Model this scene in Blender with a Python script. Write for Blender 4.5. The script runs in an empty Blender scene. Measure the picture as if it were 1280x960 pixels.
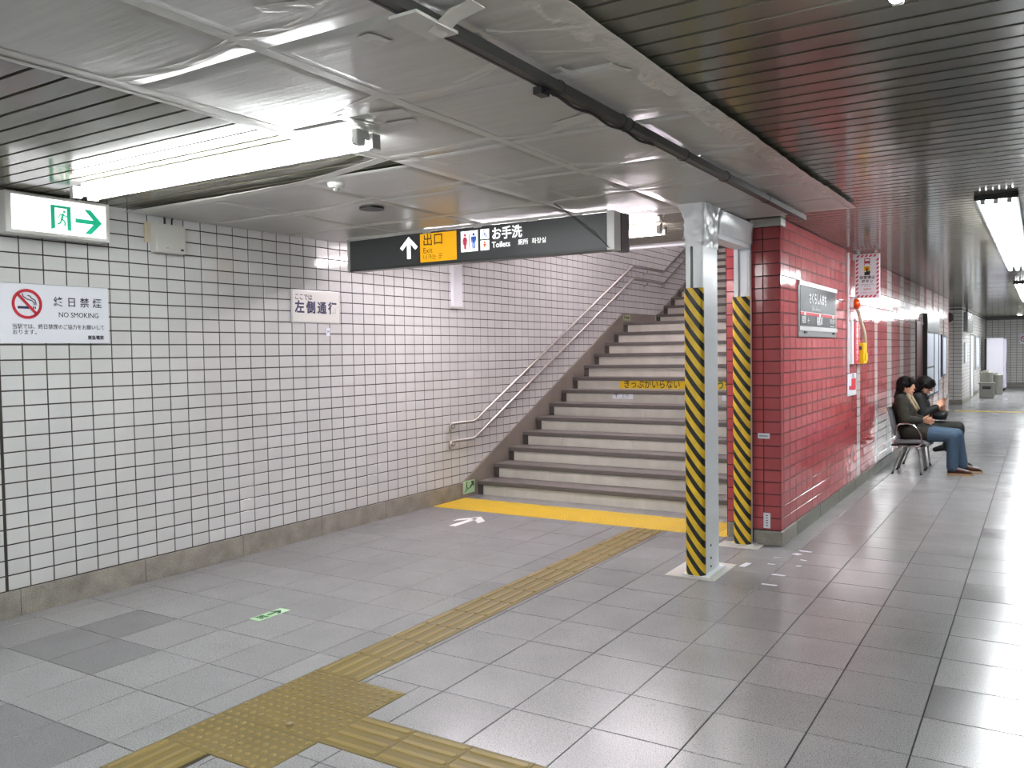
import bpy, math, random
from mathutils import Vector, Matrix, noise
random.seed(7)
SC = bpy.context.scene
COL = SC.collection
PI = math.pi

# ------------------------------------------------------------------ camera, world, exposure
cd = bpy.data.cameras.new('camera'); cam = bpy.data.objects.new('camera', cd); COL.objects.link(cam)
cd.sensor_fit = 'HORIZONTAL'; cd.sensor_width = 36.0; cd.lens = 36.0 * 1062.27 / 1280.0
cd.clip_start = 0.05; cd.clip_end = 200
cam.matrix_world = (Matrix.Translation((5.389, 0, 1.587)) @ Matrix.Rotation(math.radians(31.942), 4, 'Z')
                    @ Matrix.Rotation(math.radians(90 - 2.133), 4, 'X') @ Matrix.Rotation(math.radians(-0.878), 4, 'Z'))
SC.camera = cam
wd = bpy.data.worlds.new('world'); SC.world = wd; wd.use_nodes = True
wd.node_tree.nodes['Background'].inputs[0].default_value = (0.80, 0.83, 0.9, 1)
wd.node_tree.nodes['Background'].inputs[1].default_value = 0.10
SC.view_settings.view_transform = 'Standard'; SC.view_settings.look = 'None'
SC.view_settings.gamma = 1.0; SC.view_settings.use_curve_mapping = False
SC.view_settings.exposure = 1.0
TUBE = 21.0          # radiance of a fluorescent tube
TUBE_R = 21.0

# ------------------------------------------------------------------ materials
M = {}
def srgb(r, g, b):
    f = lambda c: (c/255/12.92) if c/255 <= .04045 else ((c/255+.055)/1.055)**2.4
    return (f(r), f(g), f(b), 1)
def mat(name, col, rough=.5, metal=0., spec=.5, emit=0, ecol=None, var=0., nscale=0., namp=0., bump=0., bscale=40., speck=0., coat=0., stretch=None, alpha=1.):
    m = bpy.data.materials.new(name); m.use_nodes = True
    nt = m.node_tree; N = nt.nodes; L = nt.links; b = N['Principled BSDF']
    if len(col) == 3: col = srgb(*col)
    b.inputs['Base Color'].default_value = col
    b.inputs['Roughness'].default_value = rough; b.inputs['Metallic'].default_value = metal
    b.inputs['Specular IOR Level'].default_value = spec; b.inputs['Coat Weight'].default_value = coat
    b.inputs['Coat Roughness'].default_value = .1
    if alpha < 1: b.inputs['Alpha'].default_value = alpha
    if emit:
        b.inputs['Emission Color'].default_value = ecol or col; b.inputs['Emission Strength'].default_value = emit
    geo = N.new('ShaderNodeNewGeometry')
    pos = geo.outputs['Position']
    if stretch:
        mp = N.new('ShaderNodeMapping'); mp.inputs['Scale'].default_value = stretch; L.new(pos, mp.inputs[0]); pos = mp.outputs[0]
    val = None
    def mul(a, c):
        if a is None: return c
        x = N.new('ShaderNodeMath'); x.operation = 'MULTIPLY'; L.new(a, x.inputs[0]); L.new(c, x.inputs[1]); return x.outputs[0]
    def ramp(src, lo, hi, a=0., c=1.):
        x = N.new('ShaderNodeMapRange'); L.new(src, x.inputs[0]); x.inputs[1].default_value = a; x.inputs[2].default_value = c
        x.inputs[3].default_value = lo; x.inputs[4].default_value = hi; return x.outputs[0]
    if var:
        oi = N.new('ShaderNodeObjectInfo')
        val = mul(val, ramp(oi.outputs['Random'], 1-var, 1+var)); val = mul(val, ramp(geo.outputs['Random Per Island'], 1-var, 1+var))
    if namp:
        n = N.new('ShaderNodeTexNoise'); n.inputs['Scale'].default_value = nscale; n.inputs['Detail'].default_value = 4; L.new(pos, n.inputs['Vector'])
        val = mul(val, ramp(n.outputs[0], 1-namp, 1+namp, .25, .75))
        lo_, hi_ = (rough*.8, min(rough*1.2, .262)) if rough < .274 else (max(rough*.8, .29), min(1, rough*1.2))
        rr = ramp(n.outputs[0], lo_, hi_, .3, .7); L.new(rr, b.inputs['Roughness'])
    if speck:
        n = N.new('ShaderNodeTexNoise'); n.inputs['Scale'].default_value = 240; n.inputs['Detail'].default_value = 2; L.new(pos, n.inputs['Vector'])
        val = mul(val, ramp(n.outputs[0], 1-speck, 1+speck*.55, .36, .62))
        n2 = N.new('ShaderNodeTexVoronoi'); n2.inputs['Scale'].default_value = 75; L.new(pos, n2.inputs['Vector'])
        val = mul(val, ramp(n2.outputs[0], 1-speck*1.3, 1.0, .08, .22))
    if val is not None:
        mx = N.new('ShaderNodeMix'); mx.data_type = 'RGBA'; mx.blend_type = 'MULTIPLY'; mx.inputs[0].default_value = 1
        mx.inputs[6].default_value = col; L.new(val, mx.inputs[7]); L.new(mx.outputs[2], b.inputs['Base Color'])
    if bump:
        n = N.new('ShaderNodeTexNoise'); n.inputs['Scale'].default_value = bscale; n.inputs['Detail'].default_value = 3; L.new(pos, n.inputs['Vector'])
        bp = N.new('ShaderNodeBump'); bp.inputs['Strength'].default_value = bump; bp.inputs['Distance'].default_value = .01
        L.new(n.outputs[0], bp.inputs['Height']); L.new(bp.outputs[0], b.inputs['Normal'])
    M[name] = m; return m

mat('white_tile', (205, 206, 205), .10, var=.035, namp=.05, nscale=2.2, bump=.05, bscale=9)
mat('red_tile', (177, 80, 83), .10, 0, .35, var=.05, namp=.08, nscale=6, bump=.04, bscale=10)
mat('pale_tile', (206, 200, 196), .10, var=.03, bump=.06, bscale=9)
mat('far_tile', (222, 219, 216), .2, var=.03)
mat('grout', (62, 57, 52), .9)
mat('room_dark', (96, 96, 96), .6)
mat('far_grout', (128, 125, 121), .9)
mat('grout_red', (74, 48, 48), .9)
mat('granite_base', (150, 145, 135), .45, namp=.28, nscale=7, speck=.3)
mat('granite_joint', (60, 54, 48), .9)
mat('base_green', (112, 110, 98), .35, namp=.2, nscale=5, speck=.2)
mat('floor_tile', (149, 149, 150), .25, 0, .42, var=.06, namp=.06, nscale=3.0, speck=.40)
mat('floor_tile_dark', (126, 126, 127), .22, var=.02, namp=.05, nscale=4, speck=.32)
mat('floor_joint', (58, 55, 52), .9)
mat('slat', (108, 106, 94), .13, 0, .22, var=.02, namp=.04, nscale=1.5, bump=.02, bscale=3)
mat('slat_gap', (14, 13, 12), .9)
mat('sheet', (182, 182, 177), .31, .12, namp=.12, nscale=3.0, bump=.16, bscale=3.5, stretch=(.7, 9, 1))
mat('tape_white', (198, 197, 190), .35, namp=.06, nscale=12, bump=.2, bscale=25)
mat('tape_wrinkled', (204, 202, 194), .26, namp=.06, nscale=14, bump=.6, bscale=30)
mat('plastic_wrap', (232, 234, 236), .22, namp=.03, nscale=12, bump=.22, bscale=28)
mat('paint_white', (228, 232, 235), .32, namp=.03, nscale=4)
mat('steel_dark', (70, 72, 72), .4, .4)
mat('conduit', (66, 66, 62), .4, .2)
mat('black', (16, 16, 17), .4)
mat('rubber_black', (22, 22, 23), .6)
mat('sign_dark', (72, 74, 76), .33, namp=.03, nscale=3)
mat('alu', (165, 166, 166), .3, .7)
mat('alu_light', (196, 196, 194), .35, .25)
mat('chrome', (190, 190, 188), .16, 1.)
mat('steel_rail', (190, 186, 180), .30, 1.)
mat('white_panel', (228, 231, 238), .3)
mat('white_sign', (218, 219, 213), .35)
mat('sign_box', (212, 212, 206), .4)
mat('ink_navy', (40, 46, 84), .5)
mat('ink_grey', (62, 62, 76), .5)
mat('ink_black', (24, 24, 26), .5)
mat('ink_red', (196, 40, 58), .5)
mat('ink_green', (30, 120, 60), .5)
mat('ink_green_dark', (24, 66, 40), .5)
mat('ink_blue', (40, 84, 178), .5)
mat('ink_white', (232, 232, 230), .5)
mat('glow_pale', (176, 214, 172), .5)
mat('glow_old', (170, 184, 134), .5)
mat('lit_white', (255, 255, 255), .4, emit=.6, ecol=(1, 1, 1, 1))
mat('lit_exit', (245, 245, 245), .4, emit=.75, ecol=(.97, .98, 1, 1))
mat('lit_green', (40, 175, 130), .4, emit=.25, ecol=(.02, .50, .30, 1))
mat('lit_yellow', (240, 176, 10), .4, emit=.26, ecol=(1.0, .48, .01, 1))
mat('lit_ink', (90, 62, 10), .5)
mat('lit_pink', (205, 60, 90), .4, emit=.15, ecol=(.75, .09, .16, 1))
mat('lit_blue', (40, 90, 190), .4, emit=.15, ecol=(.04, .16, .70, 1))
mat('lit_orange', (230, 110, 60), .4, emit=.15, ecol=(.9, .22, .06, 1))
mat('tube', (255, 255, 255), .4, emit=TUBE, ecol=(.955, .985, 1.0, 1))
mat('tube_corridor', (255, 255, 255), .4, emit=TUBE_R, ecol=(.935, .975, 1.0, 1))
mat('tube_stair', (255, 255, 255), .4, emit=TUBE*1.6, ecol=(1.0, .89, .96, 1))
mat('spot_lit', (255, 255, 255), .4, emit=10, ecol=(1, 1, 1, 1))
mat('lamp_white', (220, 220, 216), .4)
mat('tactile', (119, 104, 56), .5, namp=.14, nscale=6, speck=.12)
mat('tactile_raised', (138, 119, 66), .45, namp=.1, nscale=8)
mat('tactile_yellow', (212, 178, 46), .5, namp=.07, nscale=5)
mat('tread', (128, 122, 118), .5, namp=.1, nscale=7, speck=.34)
mat('nosing', (98, 93, 89), .5, namp=.12, nscale=9, speck=.4)
mat('end_dark', (66, 62, 59), .5, namp=.12, nscale=9)
mat('riser', (190, 187, 176), .45, var=.04, namp=.12, nscale=2.5, speck=.08, stretch=(2.5, 2.5, .8))
mat('skirt', (134, 126, 117), .45, namp=.2, nscale=3, speck=.16)
mat('stair_shell', (150, 138, 134), .4)
mat('room_plain', (190, 188, 182), .5)
mat('maroon', (84, 22, 28), .4)
mat('box_grey', (196, 196, 190), .45)
mat('cream_plate', (196, 184, 160), .5)
mat('orange_lamp', (232, 78, 14), .15, coat=.5)
mat('box_yellow', (226, 188, 20), .35)
mat('flex_cream', (200, 190, 168), .45)
mat('chair_pad', (106, 107, 112), .5, namp=.08, nscale=20)
mat('skin', (212, 160, 132), .5, namp=.04, nscale=20)
mat('hair', (10, 9, 9), .6, 0, .2, bump=.5, bscale=60, stretch=(3, 3, .6))
mat('coat_olive', (42, 39, 31), .8, namp=.14, nscale=14, bump=.3, bscale=22)
mat('coat_black', (15, 15, 17), .75, namp=.12, nscale=14, bump=.3, bscale=22)
mat('scarf', (160, 142, 116), .85, namp=.1, nscale=30)
mat('jeans', (64, 86, 108), .85, namp=.2, nscale=9, bump=.3, bscale=18)
mat('trousers_dark', (44, 46, 42), .85, namp=.1, nscale=12, bump=.25, bscale=18)
mat('shoe_brown', (70, 34, 28), .4, namp=.1, nscale=20)
mat('sole_tan', (172, 142, 104), .6)
mat('eye_white', (176, 166, 158), .4)
mat('lips', (176, 104, 92), .5)
mat('phone_pink', (190, 60, 80), .3)
mat('phone_silver', (150, 150, 155), .3, .5)
mat('bag_black', (18, 20, 20), .3)
mat('glass_dark', (44, 47, 49), .30, 0, .12, namp=.03, nscale=3)
mat('vending_white', (214, 212, 222), .35)
mat('vending_lilac', (196, 190, 208), .4)
mat('bin_grey', (120, 118, 112), .4, .3, namp=.06, nscale=6)
mat('panel_grey', (126, 128, 128), .25)
mat('poster_pale', (206, 212, 222), .3, namp=.03, nscale=9)
mat('frame_navy', (34, 38, 62), .4)
mat('far_red', (170, 60, 70), .5)
mat('dust', (84, 78, 66), .9)

def hazard():
    m = bpy.data.materials.new('hazard_stripe'); m.use_nodes = True
    nt = m.node_tree; N = nt.nodes; L = nt.links; b = N['Principled BSDF']; b.inputs['Roughness'].default_value = .42
    tc = N.new('ShaderNodeNewGeometry'); sx = N.new('ShaderNodeSeparateXYZ'); L.new(tc.outputs['Position'], sx.inputs[0])
    a = N.new('ShaderNodeMath'); a.operation = 'MULTIPLY_ADD'; L.new(sx.outputs[0], a.inputs[0]); a.inputs[1].default_value = 1.35; L.new(sx.outputs[2], a.inputs[2])
    d = N.new('ShaderNodeMath'); d.operation = 'DIVIDE'; L.new(a.outputs[0], d.inputs[0]); d.inputs[1].default_value = .1145
    f = N.new('ShaderNodeMath'); f.operation = 'FRACT'; L.new(d.outputs[0], f.inputs[0])
    g = N.new('ShaderNodeMath'); g.operation = 'LESS_THAN'; L.new(f.outputs[0], g.inputs[0]); g.inputs[1].default_value = .46
    n = N.new('ShaderNodeTexNoise'); n.inputs['Scale'].default_value = 14; L.new(tc.outputs['Position'], n.inputs['Vector'])
    mr = N.new('ShaderNodeMapRange'); L.new(n.outputs[0], mr.inputs[0]); mr.inputs[1].default_value = .3; mr.inputs[2].default_value = .7; mr.inputs[3].default_value = .85; mr.inputs[4].default_value = 1.1
    x = N.new('ShaderNodeMix'); x.data_type = 'RGBA'; L.new(g.outputs[0], x.inputs[0]); x.inputs[6].default_value = srgb(224, 184, 40); x.inputs[7].default_value = srgb(24, 23, 22)
    y = N.new('ShaderNodeMix'); y.data_type = 'RGBA'; y.blend_type = 'MULTIPLY'; y.inputs[0].default_value = 1; L.new(x.outputs[2], y.inputs[6]); L.new(mr.outputs[0], y.inputs[7])
    L.new(y.outputs[2], b.inputs['Base Color']); M['hazard_stripe'] = m
hazard()

# ------------------------------------------------------------------ helpers
WL = {}     # world translation of every object made here
def link(o, parent=None, loc=(0, 0, 0)):
    COL.objects.link(o); loc = Vector(loc)
    if parent is not None:
        o.parent = parent; o.location = loc - WL[parent.name]
    else: o.location = loc
    WL[o.name] = loc
    return o
def tag(o, label=None, cat=None, group=None, kind=None):
    if label: o['label'] = label
    if cat: o['category'] = cat
    if group: o['group'] = group
    if kind: o['kind'] = kind
    return o
def thing(name, loc, label, cat, group=None):
    o = bpy.data.objects.new(name, None); o.empty_display_size = .1
    link(o, None, loc); return tag(o, label, cat, group)
def structure(name, loc=(0, 0, 0)):
    o = bpy.data.objects.new(name, None); o.empty_display_size = .1
    link(o, None, loc); o['kind'] = 'structure'; return o

class MB:
    def __init__(s): s.v = []; s.f = []; s.sm = False
    def add(s, vs, fs):
        n = len(s.v); s.v += [tuple(p) for p in vs]; s.f += [tuple(i+n for i in f) for f in fs]; return s
    def box(s, x0, x1, y0, y1, z0, z1):
        return s.add([(x0,y0,z0),(x1,y0,z0),(x1,y1,z0),(x0,y1,z0),(x0,y0,z1),(x1,y0,z1),(x1,y1,z1),(x0,y1,z1)],
                     [(0,3,2,1),(4,5,6,7),(0,1,5,4),(1,2,6,5),(2,3,7,6),(3,0,4,7)])
    def rbox(s, x0, x1, y0, y1, z0, z1, b=.01):      # box with chamfered edges
        b = min(b, (x1-x0)*.45, (y1-y0)*.45, (z1-z0)*.45)
        import bmesh
        bm = bmesh.new(); q = MB().box(x0, x1, y0, y1, z0, z1); vs = [bm.verts.new(p) for p in q.v]
        for f in q.f: bm.faces.new([vs[i] for i in f])
        bmesh.ops.bevel(bm, geom=list(bm.edges), offset=b, segments=2, affect='EDGES', profile=.6)
        bm.verts.index_update(); s.add([v.co[:] for v in bm.verts], [[v.index for v in f.verts] for f in bm.faces]); bm.free(); return s
    def prism(s, pts, d):                             # polygon pts (3D) extruded by vector d
        n = len(pts); d = Vector(d); a = [Vector(p) for p in pts]
        return s.add(a + [p+d for p in a], [tuple(range(n))[::-1], tuple(range(n, 2*n))] + [(i, (i+1) % n, n+(i+1) % n, n+i) for i in range(n)])
    def tube(s, pts, r, n=8, caps=True):
        pts = [Vector(p) for p in pts]; rs = r if isinstance(r, (list, tuple)) else [r]*len(pts); rings = []; prev = None
        for i, p in enumerate(pts):
            t = (pts[min(i+1, len(pts)-1)] - pts[max(i-1, 0)]).normalized()
            if prev is None:
                a = t.orthogonal().normalized()
            else: a = (prev - t*prev.dot(t)).normalized()
            prev = a; c = t.cross(a)
            rings.append([p + (a*math.cos(2*PI*k/n) + c*math.sin(2*PI*k/n))*rs[i] for k in range(n)])
        vs = [q for rg in rings for q in rg]; fs = []
        for i in range(len(pts)-1):
            for k in range(n):
                fs.append((i*n+k, i*n+(k+1) % n, (i+1)*n+(k+1) % n, (i+1)*n+k))
        if caps: fs += [tuple(range(n))[::-1], tuple(range((len(pts)-1)*n, len(pts)*n))]
        return s.add(vs, fs)
    def lathe(s, o, ax, prof, n=20):                  # prof: (distance along ax, radius)
        o = Vector(o); ax = Vector(ax).normalized(); a = ax.orthogonal().normalized(); c = ax.cross(a); vs = []; fs = []
        for h, r in prof:
            vs += [o + ax*h + (a*math.cos(2*PI*k/n) + c*math.sin(2*PI*k/n))*max(r, 1e-4) for k in range(n)]
        for i in range(len(prof)-1):
            for k in range(n): fs.append((i*n+k, i*n+(k+1) % n, (i+1)*n+(k+1) % n, (i+1)*n+k))
        fs += [tuple(range(n))[::-1], tuple(range((len(prof)-1)*n, len(prof)*n))]
        return s.add(vs, fs)
    def ellip(s, c, rx, ry, rz, n=16, m=10, rot=None):
        c = Vector(c); vs = []; fs = []
        for i in range(1, m):
            th = PI*i/m
            for k in range(n): vs.append(Vector((rx*math.sin(th)*math.cos(2*PI*k/n), ry*math.sin(th)*math.sin(2*PI*k/n), rz*math.cos(th))))
        top = len(vs); vs.append(Vector((0, 0, rz))); vs.append(Vector((0, 0, -rz)))
        for i in range(m-2):
            for k in range(n): fs.append((i*n+k, (i+1)*n+k, (i+1)*n+(k+1) % n, i*n+(k+1) % n))
        for k in range(n): fs.append((top, k, (k+1) % n)); fs.append((top+1, (m-2)*n+(k+1) % n, (m-2)*n+k))
        if rot is not None: vs = [rot @ v for v in vs]
        return s.add([v+c for v in vs], fs)
    def limb(s, pts, rs, n=12):                       # sphere-swept chain, for the remeshed bodies
        for i in range(len(pts)):
            s.ellip(pts[i], rs[i], rs[i], rs[i], n, 8)
        for i in range(len(pts)-1):
            s.tube([pts[i], pts[i+1]], [rs[i], rs[i+1]], n)
        return s
    def mesh(s, name, m=None):
        me = bpy.data.meshes.new(name); me.from_pydata(s.v, [], s.f); me.update()
        if m: me.materials.append(M[m])
        if s.sm: me.polygons.foreach_set('use_smooth', [True]*len(me.polygons))
        return me
    def build(s, name, m, parent=None, smooth=False):
        s.sm = smooth
        o = bpy.data.objects.new(name, s.mesh(name, m))
        if smooth == 'auto':
            pass
        return link(o, parent)
def auto(o, ang=40):
    me = o.data
    for p in me.polygons: p.use_smooth = True
    try: me.set_sharp_from_angle(angle=math.radians(ang))
    except Exception: pass
    return o
def piece(name, me, parent, loc, rot=None):
    o = bpy.data.objects.new(name, me)
    if rot: o.rotation_euler = rot
    return link(o, parent, loc)

class Face:
    """a flat print surface: origin o, right r, up u; everything is laid on it at height h along the normal"""
    def __init__(s, o, r, u, parent): s.o = Vector(o); s.r = Vector(r); s.u = Vector(u); s.n = s.r.cross(s.u); s.p = parent
    def at(s, a, b, h=0.): return s.o + s.r*a + s.u*b + s.n*h
    def poly(s, name, m, polys, h=.001, t=.0012):
        q = MB()
        for pl in polys: q.prism([s.at(a, b, h) for a, b in pl], s.n*t)
        return q.build(name, m, s.p)
    def rect(s, name, m, a0, b0, a1, b1, h=.001, t=.0012): return s.poly(name, m, [[(a0,b0),(a1,b0),(a1,b1),(a0,b1)]], h, t)
    def text(s, body, size, a, b, m, h=.002, align='LEFT', bold=0., sx=1., spacing=1., name='lettering'):
        c = bpy.data.curves.new(name, 'FONT'); c.body = body; c.size = size; c.align_x = align; c.align_y = 'CENTER'
        c.resolution_u = 2; c.extrude = .0004; c.offset = bold; c.space_character = spacing
        c.materials.append(M[m]); o = bpy.data.objects.new(name, c)
        mt = Matrix.Identity(4)
        for i in range(3): mt[i][0] = s.r[i]*sx; mt[i][1] = s.u[i]; mt[i][2] = s.n[i]
        o.rotation_euler = Matrix([[s.r[i], s.u[i], s.n[i]] for i in range(3)]).to_euler(); o.scale = (sx, 1, 1)
        TEXTS.append(o); return link(o, s.p, s.at(a, b, h))
TEXTS = []
def circ(cx, cy, r, n=20, a0=0, a1=2*PI): return [(cx+r*math.cos(a0+(a1-a0)*i/n), cy+r*math.sin(a0+(a1-a0)*i/n)) for i in range(n + (0 if abs(a1-a0-2*PI) < 1e-6 else 1))]
def ring(cx, cy, r0, r1, n=28):
    out = []
    for i in range(n):
        a, b = 2*PI*i/n, 2*PI*(i+1)/n
        out.append([(cx+r0*math.cos(a), cy+r0*math.sin(a)), (cx+r1*math.cos(a), cy+r1*math.sin(a)), (cx+r1*math.cos(b), cy+r1*math.sin(b)), (cx+r0*math.cos(b), cy+r0*math.sin(b))])
    return out
def bar(x0, y0, x1, y1, w):
    d = Vector((x1-x0, y1-y0)); n = Vector((-d.y, d.x)).normalized()*w/2
    return [(x0+n.x, y0+n.y), (x0-n.x, y0-n.y), (x1-n.x, y1-n.y), (x1+n.x, y1+n.y)][::-1]
def chain(pts, w): return [bar(*pts[i], *pts[i+1], w) for i in range(len(pts)-1)]
CAMP = Vector((5.389, 0, 1.587))

def tile_mb(w, h, t=.004, bv=.0014):                   # glazed tile, face +X, centred
    a, b = w/2, h/2; q = MB()
    q.add([(0,-a,-b),(0,a,-b),(0,a,b),(0,-a,b),(t*.7,-a,-b),(t*.7,a,-b),(t*.7,a,b),(t*.7,-a,b),(t,-a+bv,-b+bv),(t,a-bv,-b+bv),(t,a-bv,b-bv),(t,-a+bv,b-bv)],
          [(0,1,5,4),(1,2,6,5),(2,3,7,6),(3,0,4,7),(4,5,9,8),(5,6,10,9),(6,7,11,10),(7,4,8,11),(8,9,10,11)])
    return q
def put_tiles(parent, tiles, name='wall_tile', stuffname='wall_tiles', most=300, thick=.004, tilt=.004):
    """tiles: (loc, rotz, w, h, material, visible). The nearest visible ones become parts, the rest one stuff part per material."""
    vis = [t for t in tiles if t[5]]; vis.sort(key=lambda t: (Vector(t[0])-CAMP).length)
    near = set(id(t) for t in vis[:most]); cache = {}
    rest = {}
    for t in tiles:
        loc, rz, w, h, m, v = t
        if id(t) in near:
            k = (round(w, 4), round(h, 4), m)
            if k not in cache: cache[k] = tile_mb(w, h, thick).mesh(name, m)
            piece(name, cache[k], parent, loc, (0, random.uniform(-tilt, tilt), rz + random.uniform(-tilt, tilt)))
        else:
            q = rest.setdefault(m, MB()); tb = tile_mb(w, h, thick); c, s = math.cos(rz), math.sin(rz)
            ty_, tz_ = random.uniform(-tilt, tilt), random.uniform(-tilt, tilt)
            q.add([(loc[0]+(x+z*ty_-y*tz_)*c-y*s, loc[1]+(x+z*ty_-y*tz_)*s+y*c, loc[2]+z) for x, y, z in tb.v], tb.f)
    for m, q in rest.items():
        o = q.build(stuffname, m, parent); o['kind'] = 'stuff'

# ------------------------------------------------------------------ ROOM
CZ = 2.62
# stairs geometry used by several builders
SY, ST, SR = 7.85, .33, .155
def skirt_z(y):
    if y < 7.55: return .165
    if y < 11.80: return .165 + .4676*(y-7.55)
    if y < 13.14: return 2.152
    return 2.152 + .4676*(y-13.14)
def stair_ceil(y): return CZ if y < 7.95 else 2.75 + .4697*(y-7.95)

# --- floor
floor = structure('floor')
MB().box(-.1, 8, -14, 37.2, -.12, -.006).build('subfloor', 'floor_joint', floor)
TP = .4; G = .006
tiles_f = []
def ftile(x0, x1, y0, y1):
    if x1-x0 < .02 or y1-y0 < .02: return
    tiles_f.append(((x0+x1)/2, (y0+y1)/2, x1-x0-G, y1-y0-G))
DB = (2.292, 2.878, 2.185, 3.052)      # dotted warning block
SX0, SX1 = 2.292, 2.583                # path strip
CY0, CY1 = 2.482, 2.768                # branch strip
YL0, YL1, YLX = 7.0, 7.58, 3.14        # yellow strip at the stairs
# left of the strip
ys = [2.4455+.401*c for c in range(-40, 30)]
for i in range(len(ys)-1):
    y0, y1 = ys[i], ys[i+1]
    if y0 > 7.9: break
    xs = [0.0] + [.557+.3917*a-.3917 for a in range(0, 6)] + [SX0]
    for x0, x1 in zip(xs[:-1], xs[1:]):
        segs = [(y0, min(y1, YL0))] if y0 < YL0 else []
        if y1 > YL1: segs.append((max(y0, YL1), min(y1, 7.9)))
        if y1 > YL1 and x1 == SX0: ftile(SX0, SX1, max(y0, YL1), min(y1, 7.9))
        for a, b in segs:
            ftile(x0, x1, a, b)
# right of the strip
ys = [3.1595+.401*c for c in range(-42, 86)]
xs = [SX1, 2.617] + [3.792+.3917*a for a in range(-2, 11)] + [8.0]
for i in range(len(ys)-1):
    y0, y1 = ys[i], ys[i+1]
    for x0, x1 in zip(xs[:-1], xs[1:]):
        if y0 > 7.6 and x1 < 3.6: 
            if y1 < 21.2: continue
        rects = [(x0, x1, y0, y1)]
        for (a0, a1, b0, b1) in (DB, (DB[1], 8.0, CY0, CY1), (0, YLX, YL0, YL1)):
            out = []
            for (p0, p1, q0, q1) in rects:
                if p1 <= a0 or p0 >= a1 or q1 <= b0 or q0 >= b1: out.append((p0, p1, q0, q1)); continue
                if p0 < a0: out.append((p0, a0, q0, q1))
                if p1 > a1: out.append((a1, p1, q0, q1))
                c0, c1 = max(p0, a0), min(p1, a1)
                if q0 < b0: out.append((c0, c1, q0, b0))
                if q1 > b1: out.append((c0, c1, b1, q1))
            rects = out
        for r in rects: ftile(*r)
dark_at = [(.75, 2.60), (1.15, 2.55), (.72, 2.95), (2.0, 1.86), (1.5, 1.9), (5.1, 6.3), (5.1, 8.2), (5.15, 4.2)]
def inview(x, y):
    d = Vector((x, y, 0)) - CAMP; c = cam.matrix_world.to_3x3().inverted() @ d
    return c.z < -.3 and abs(c.x/-c.z) < .64 and abs(c.y/-c.z) < .49
tiles_f.sort(key=lambda t: (0 if inview(t[0], t[1]) else 1, (t[0]-CAMP.x)**2 + t[1]**2))
cache = {}; q = MB()
for i, (x, y, w, h) in enumerate(tiles_f):
    zz = random.uniform(-.0006, .0006)
    dk = any(abs(x-a) < w/2 and abs(y-b) < h/2 for a, b in dark_at)
    bv = .0012
    def fm(): return MB().add([(-w/2,-h/2,-.008),(w/2,-h/2,-.008),(w/2,h/2,-.008),(-w/2,h/2,-.008),(-w/2,-h/2,-.0008),(w/2,-h/2,-.0008),(w/2,h/2,-.0008),(-w/2,h/2,-.0008),
                  (-w/2+bv,-h/2+bv,0),(w/2-bv,-h/2+bv,0),(w/2-bv,h/2-bv,0),(-w/2+bv,h/2-bv,0)],
                 [(0,1,5,4),(1,2,6,5),(2,3,7,6),(3,0,4,7),(4,5,9,8),(5,6,10,9),(6,7,11,10),(7,4,8,11),(8,9,10,11)])
    if i < 300 and inview(x, y) or dk:
        k = (round(w, 3), round(h, 3), dk)
        if k not in cache: cache[k] = fm().mesh('floor_tile', 'floor_tile_dark' if dk else 'floor_tile')
        piece('floor_tile', cache[k], floor, (x, y, zz))
    else:
        t = fm(); q.add([(a+x, b+y, c+zz) for a, b, c in t.v], t.f)
o = q.build('floor_tiles', 'floor_tile', floor); o['kind'] = 'stuff'

# --- left wall
wl = structure('wall_left')
MB().box(-.25, 0, -14, 18.2, 0, 8.2).build('wall_body', 'grout', wl)
tl = []
TW, TH = .1500, .09474
y00 = 2.884; z00 = 1.681
for i in range(-110, 102):
    yc = y00 + TW*(i+.5)
    w = TW - .0085
    if i == -1: yc += .006; w -= .012
    for r in range(-16, 45):
        zc = z00 + TH*(r+.5)
        if zc - TH/2 < .155: continue
        if zc + TH/2 > stair_ceil(yc)+.02: continue
        if zc + TH/2 < skirt_z(yc-TW/2) - .01: continue
        tl.append(((0.0, yc, zc), 0, w, TH-.0085, 'white_tile', yc > 2.66 and zc < CZ))
put_tiles(wl, tl)
MB().box(-.002, .003, 2.868, 2.884, .165, CZ).build('movement_joint', 'dust', wl)

# --- skirting of the left wall and of the stairs
bl = structure('baseboard_left')
MB().box(-.001, .008, -14, 7.6, 0, .16).build('backing', 'granite_joint', bl)
yb = [-4+.866*i for i in range(0, 13)] + [7.55]
yb = [y - .118 for y in yb[:-1]] + [7.55]
bk = {}
for a, b in zip(yb[:-1], yb[1:]):
    L_ = round(b-a-.004, 3)
    if L_ < .05: continue
    if L_ not in bk: bk[L_] = MB().rbox(0, .022, -L_/2, L_/2, 0, .163, .003).mesh('granite_block', 'granite_base')
    piece('granite_block', bk[L_], bl, (0, (a+b)/2, 0))

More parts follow.
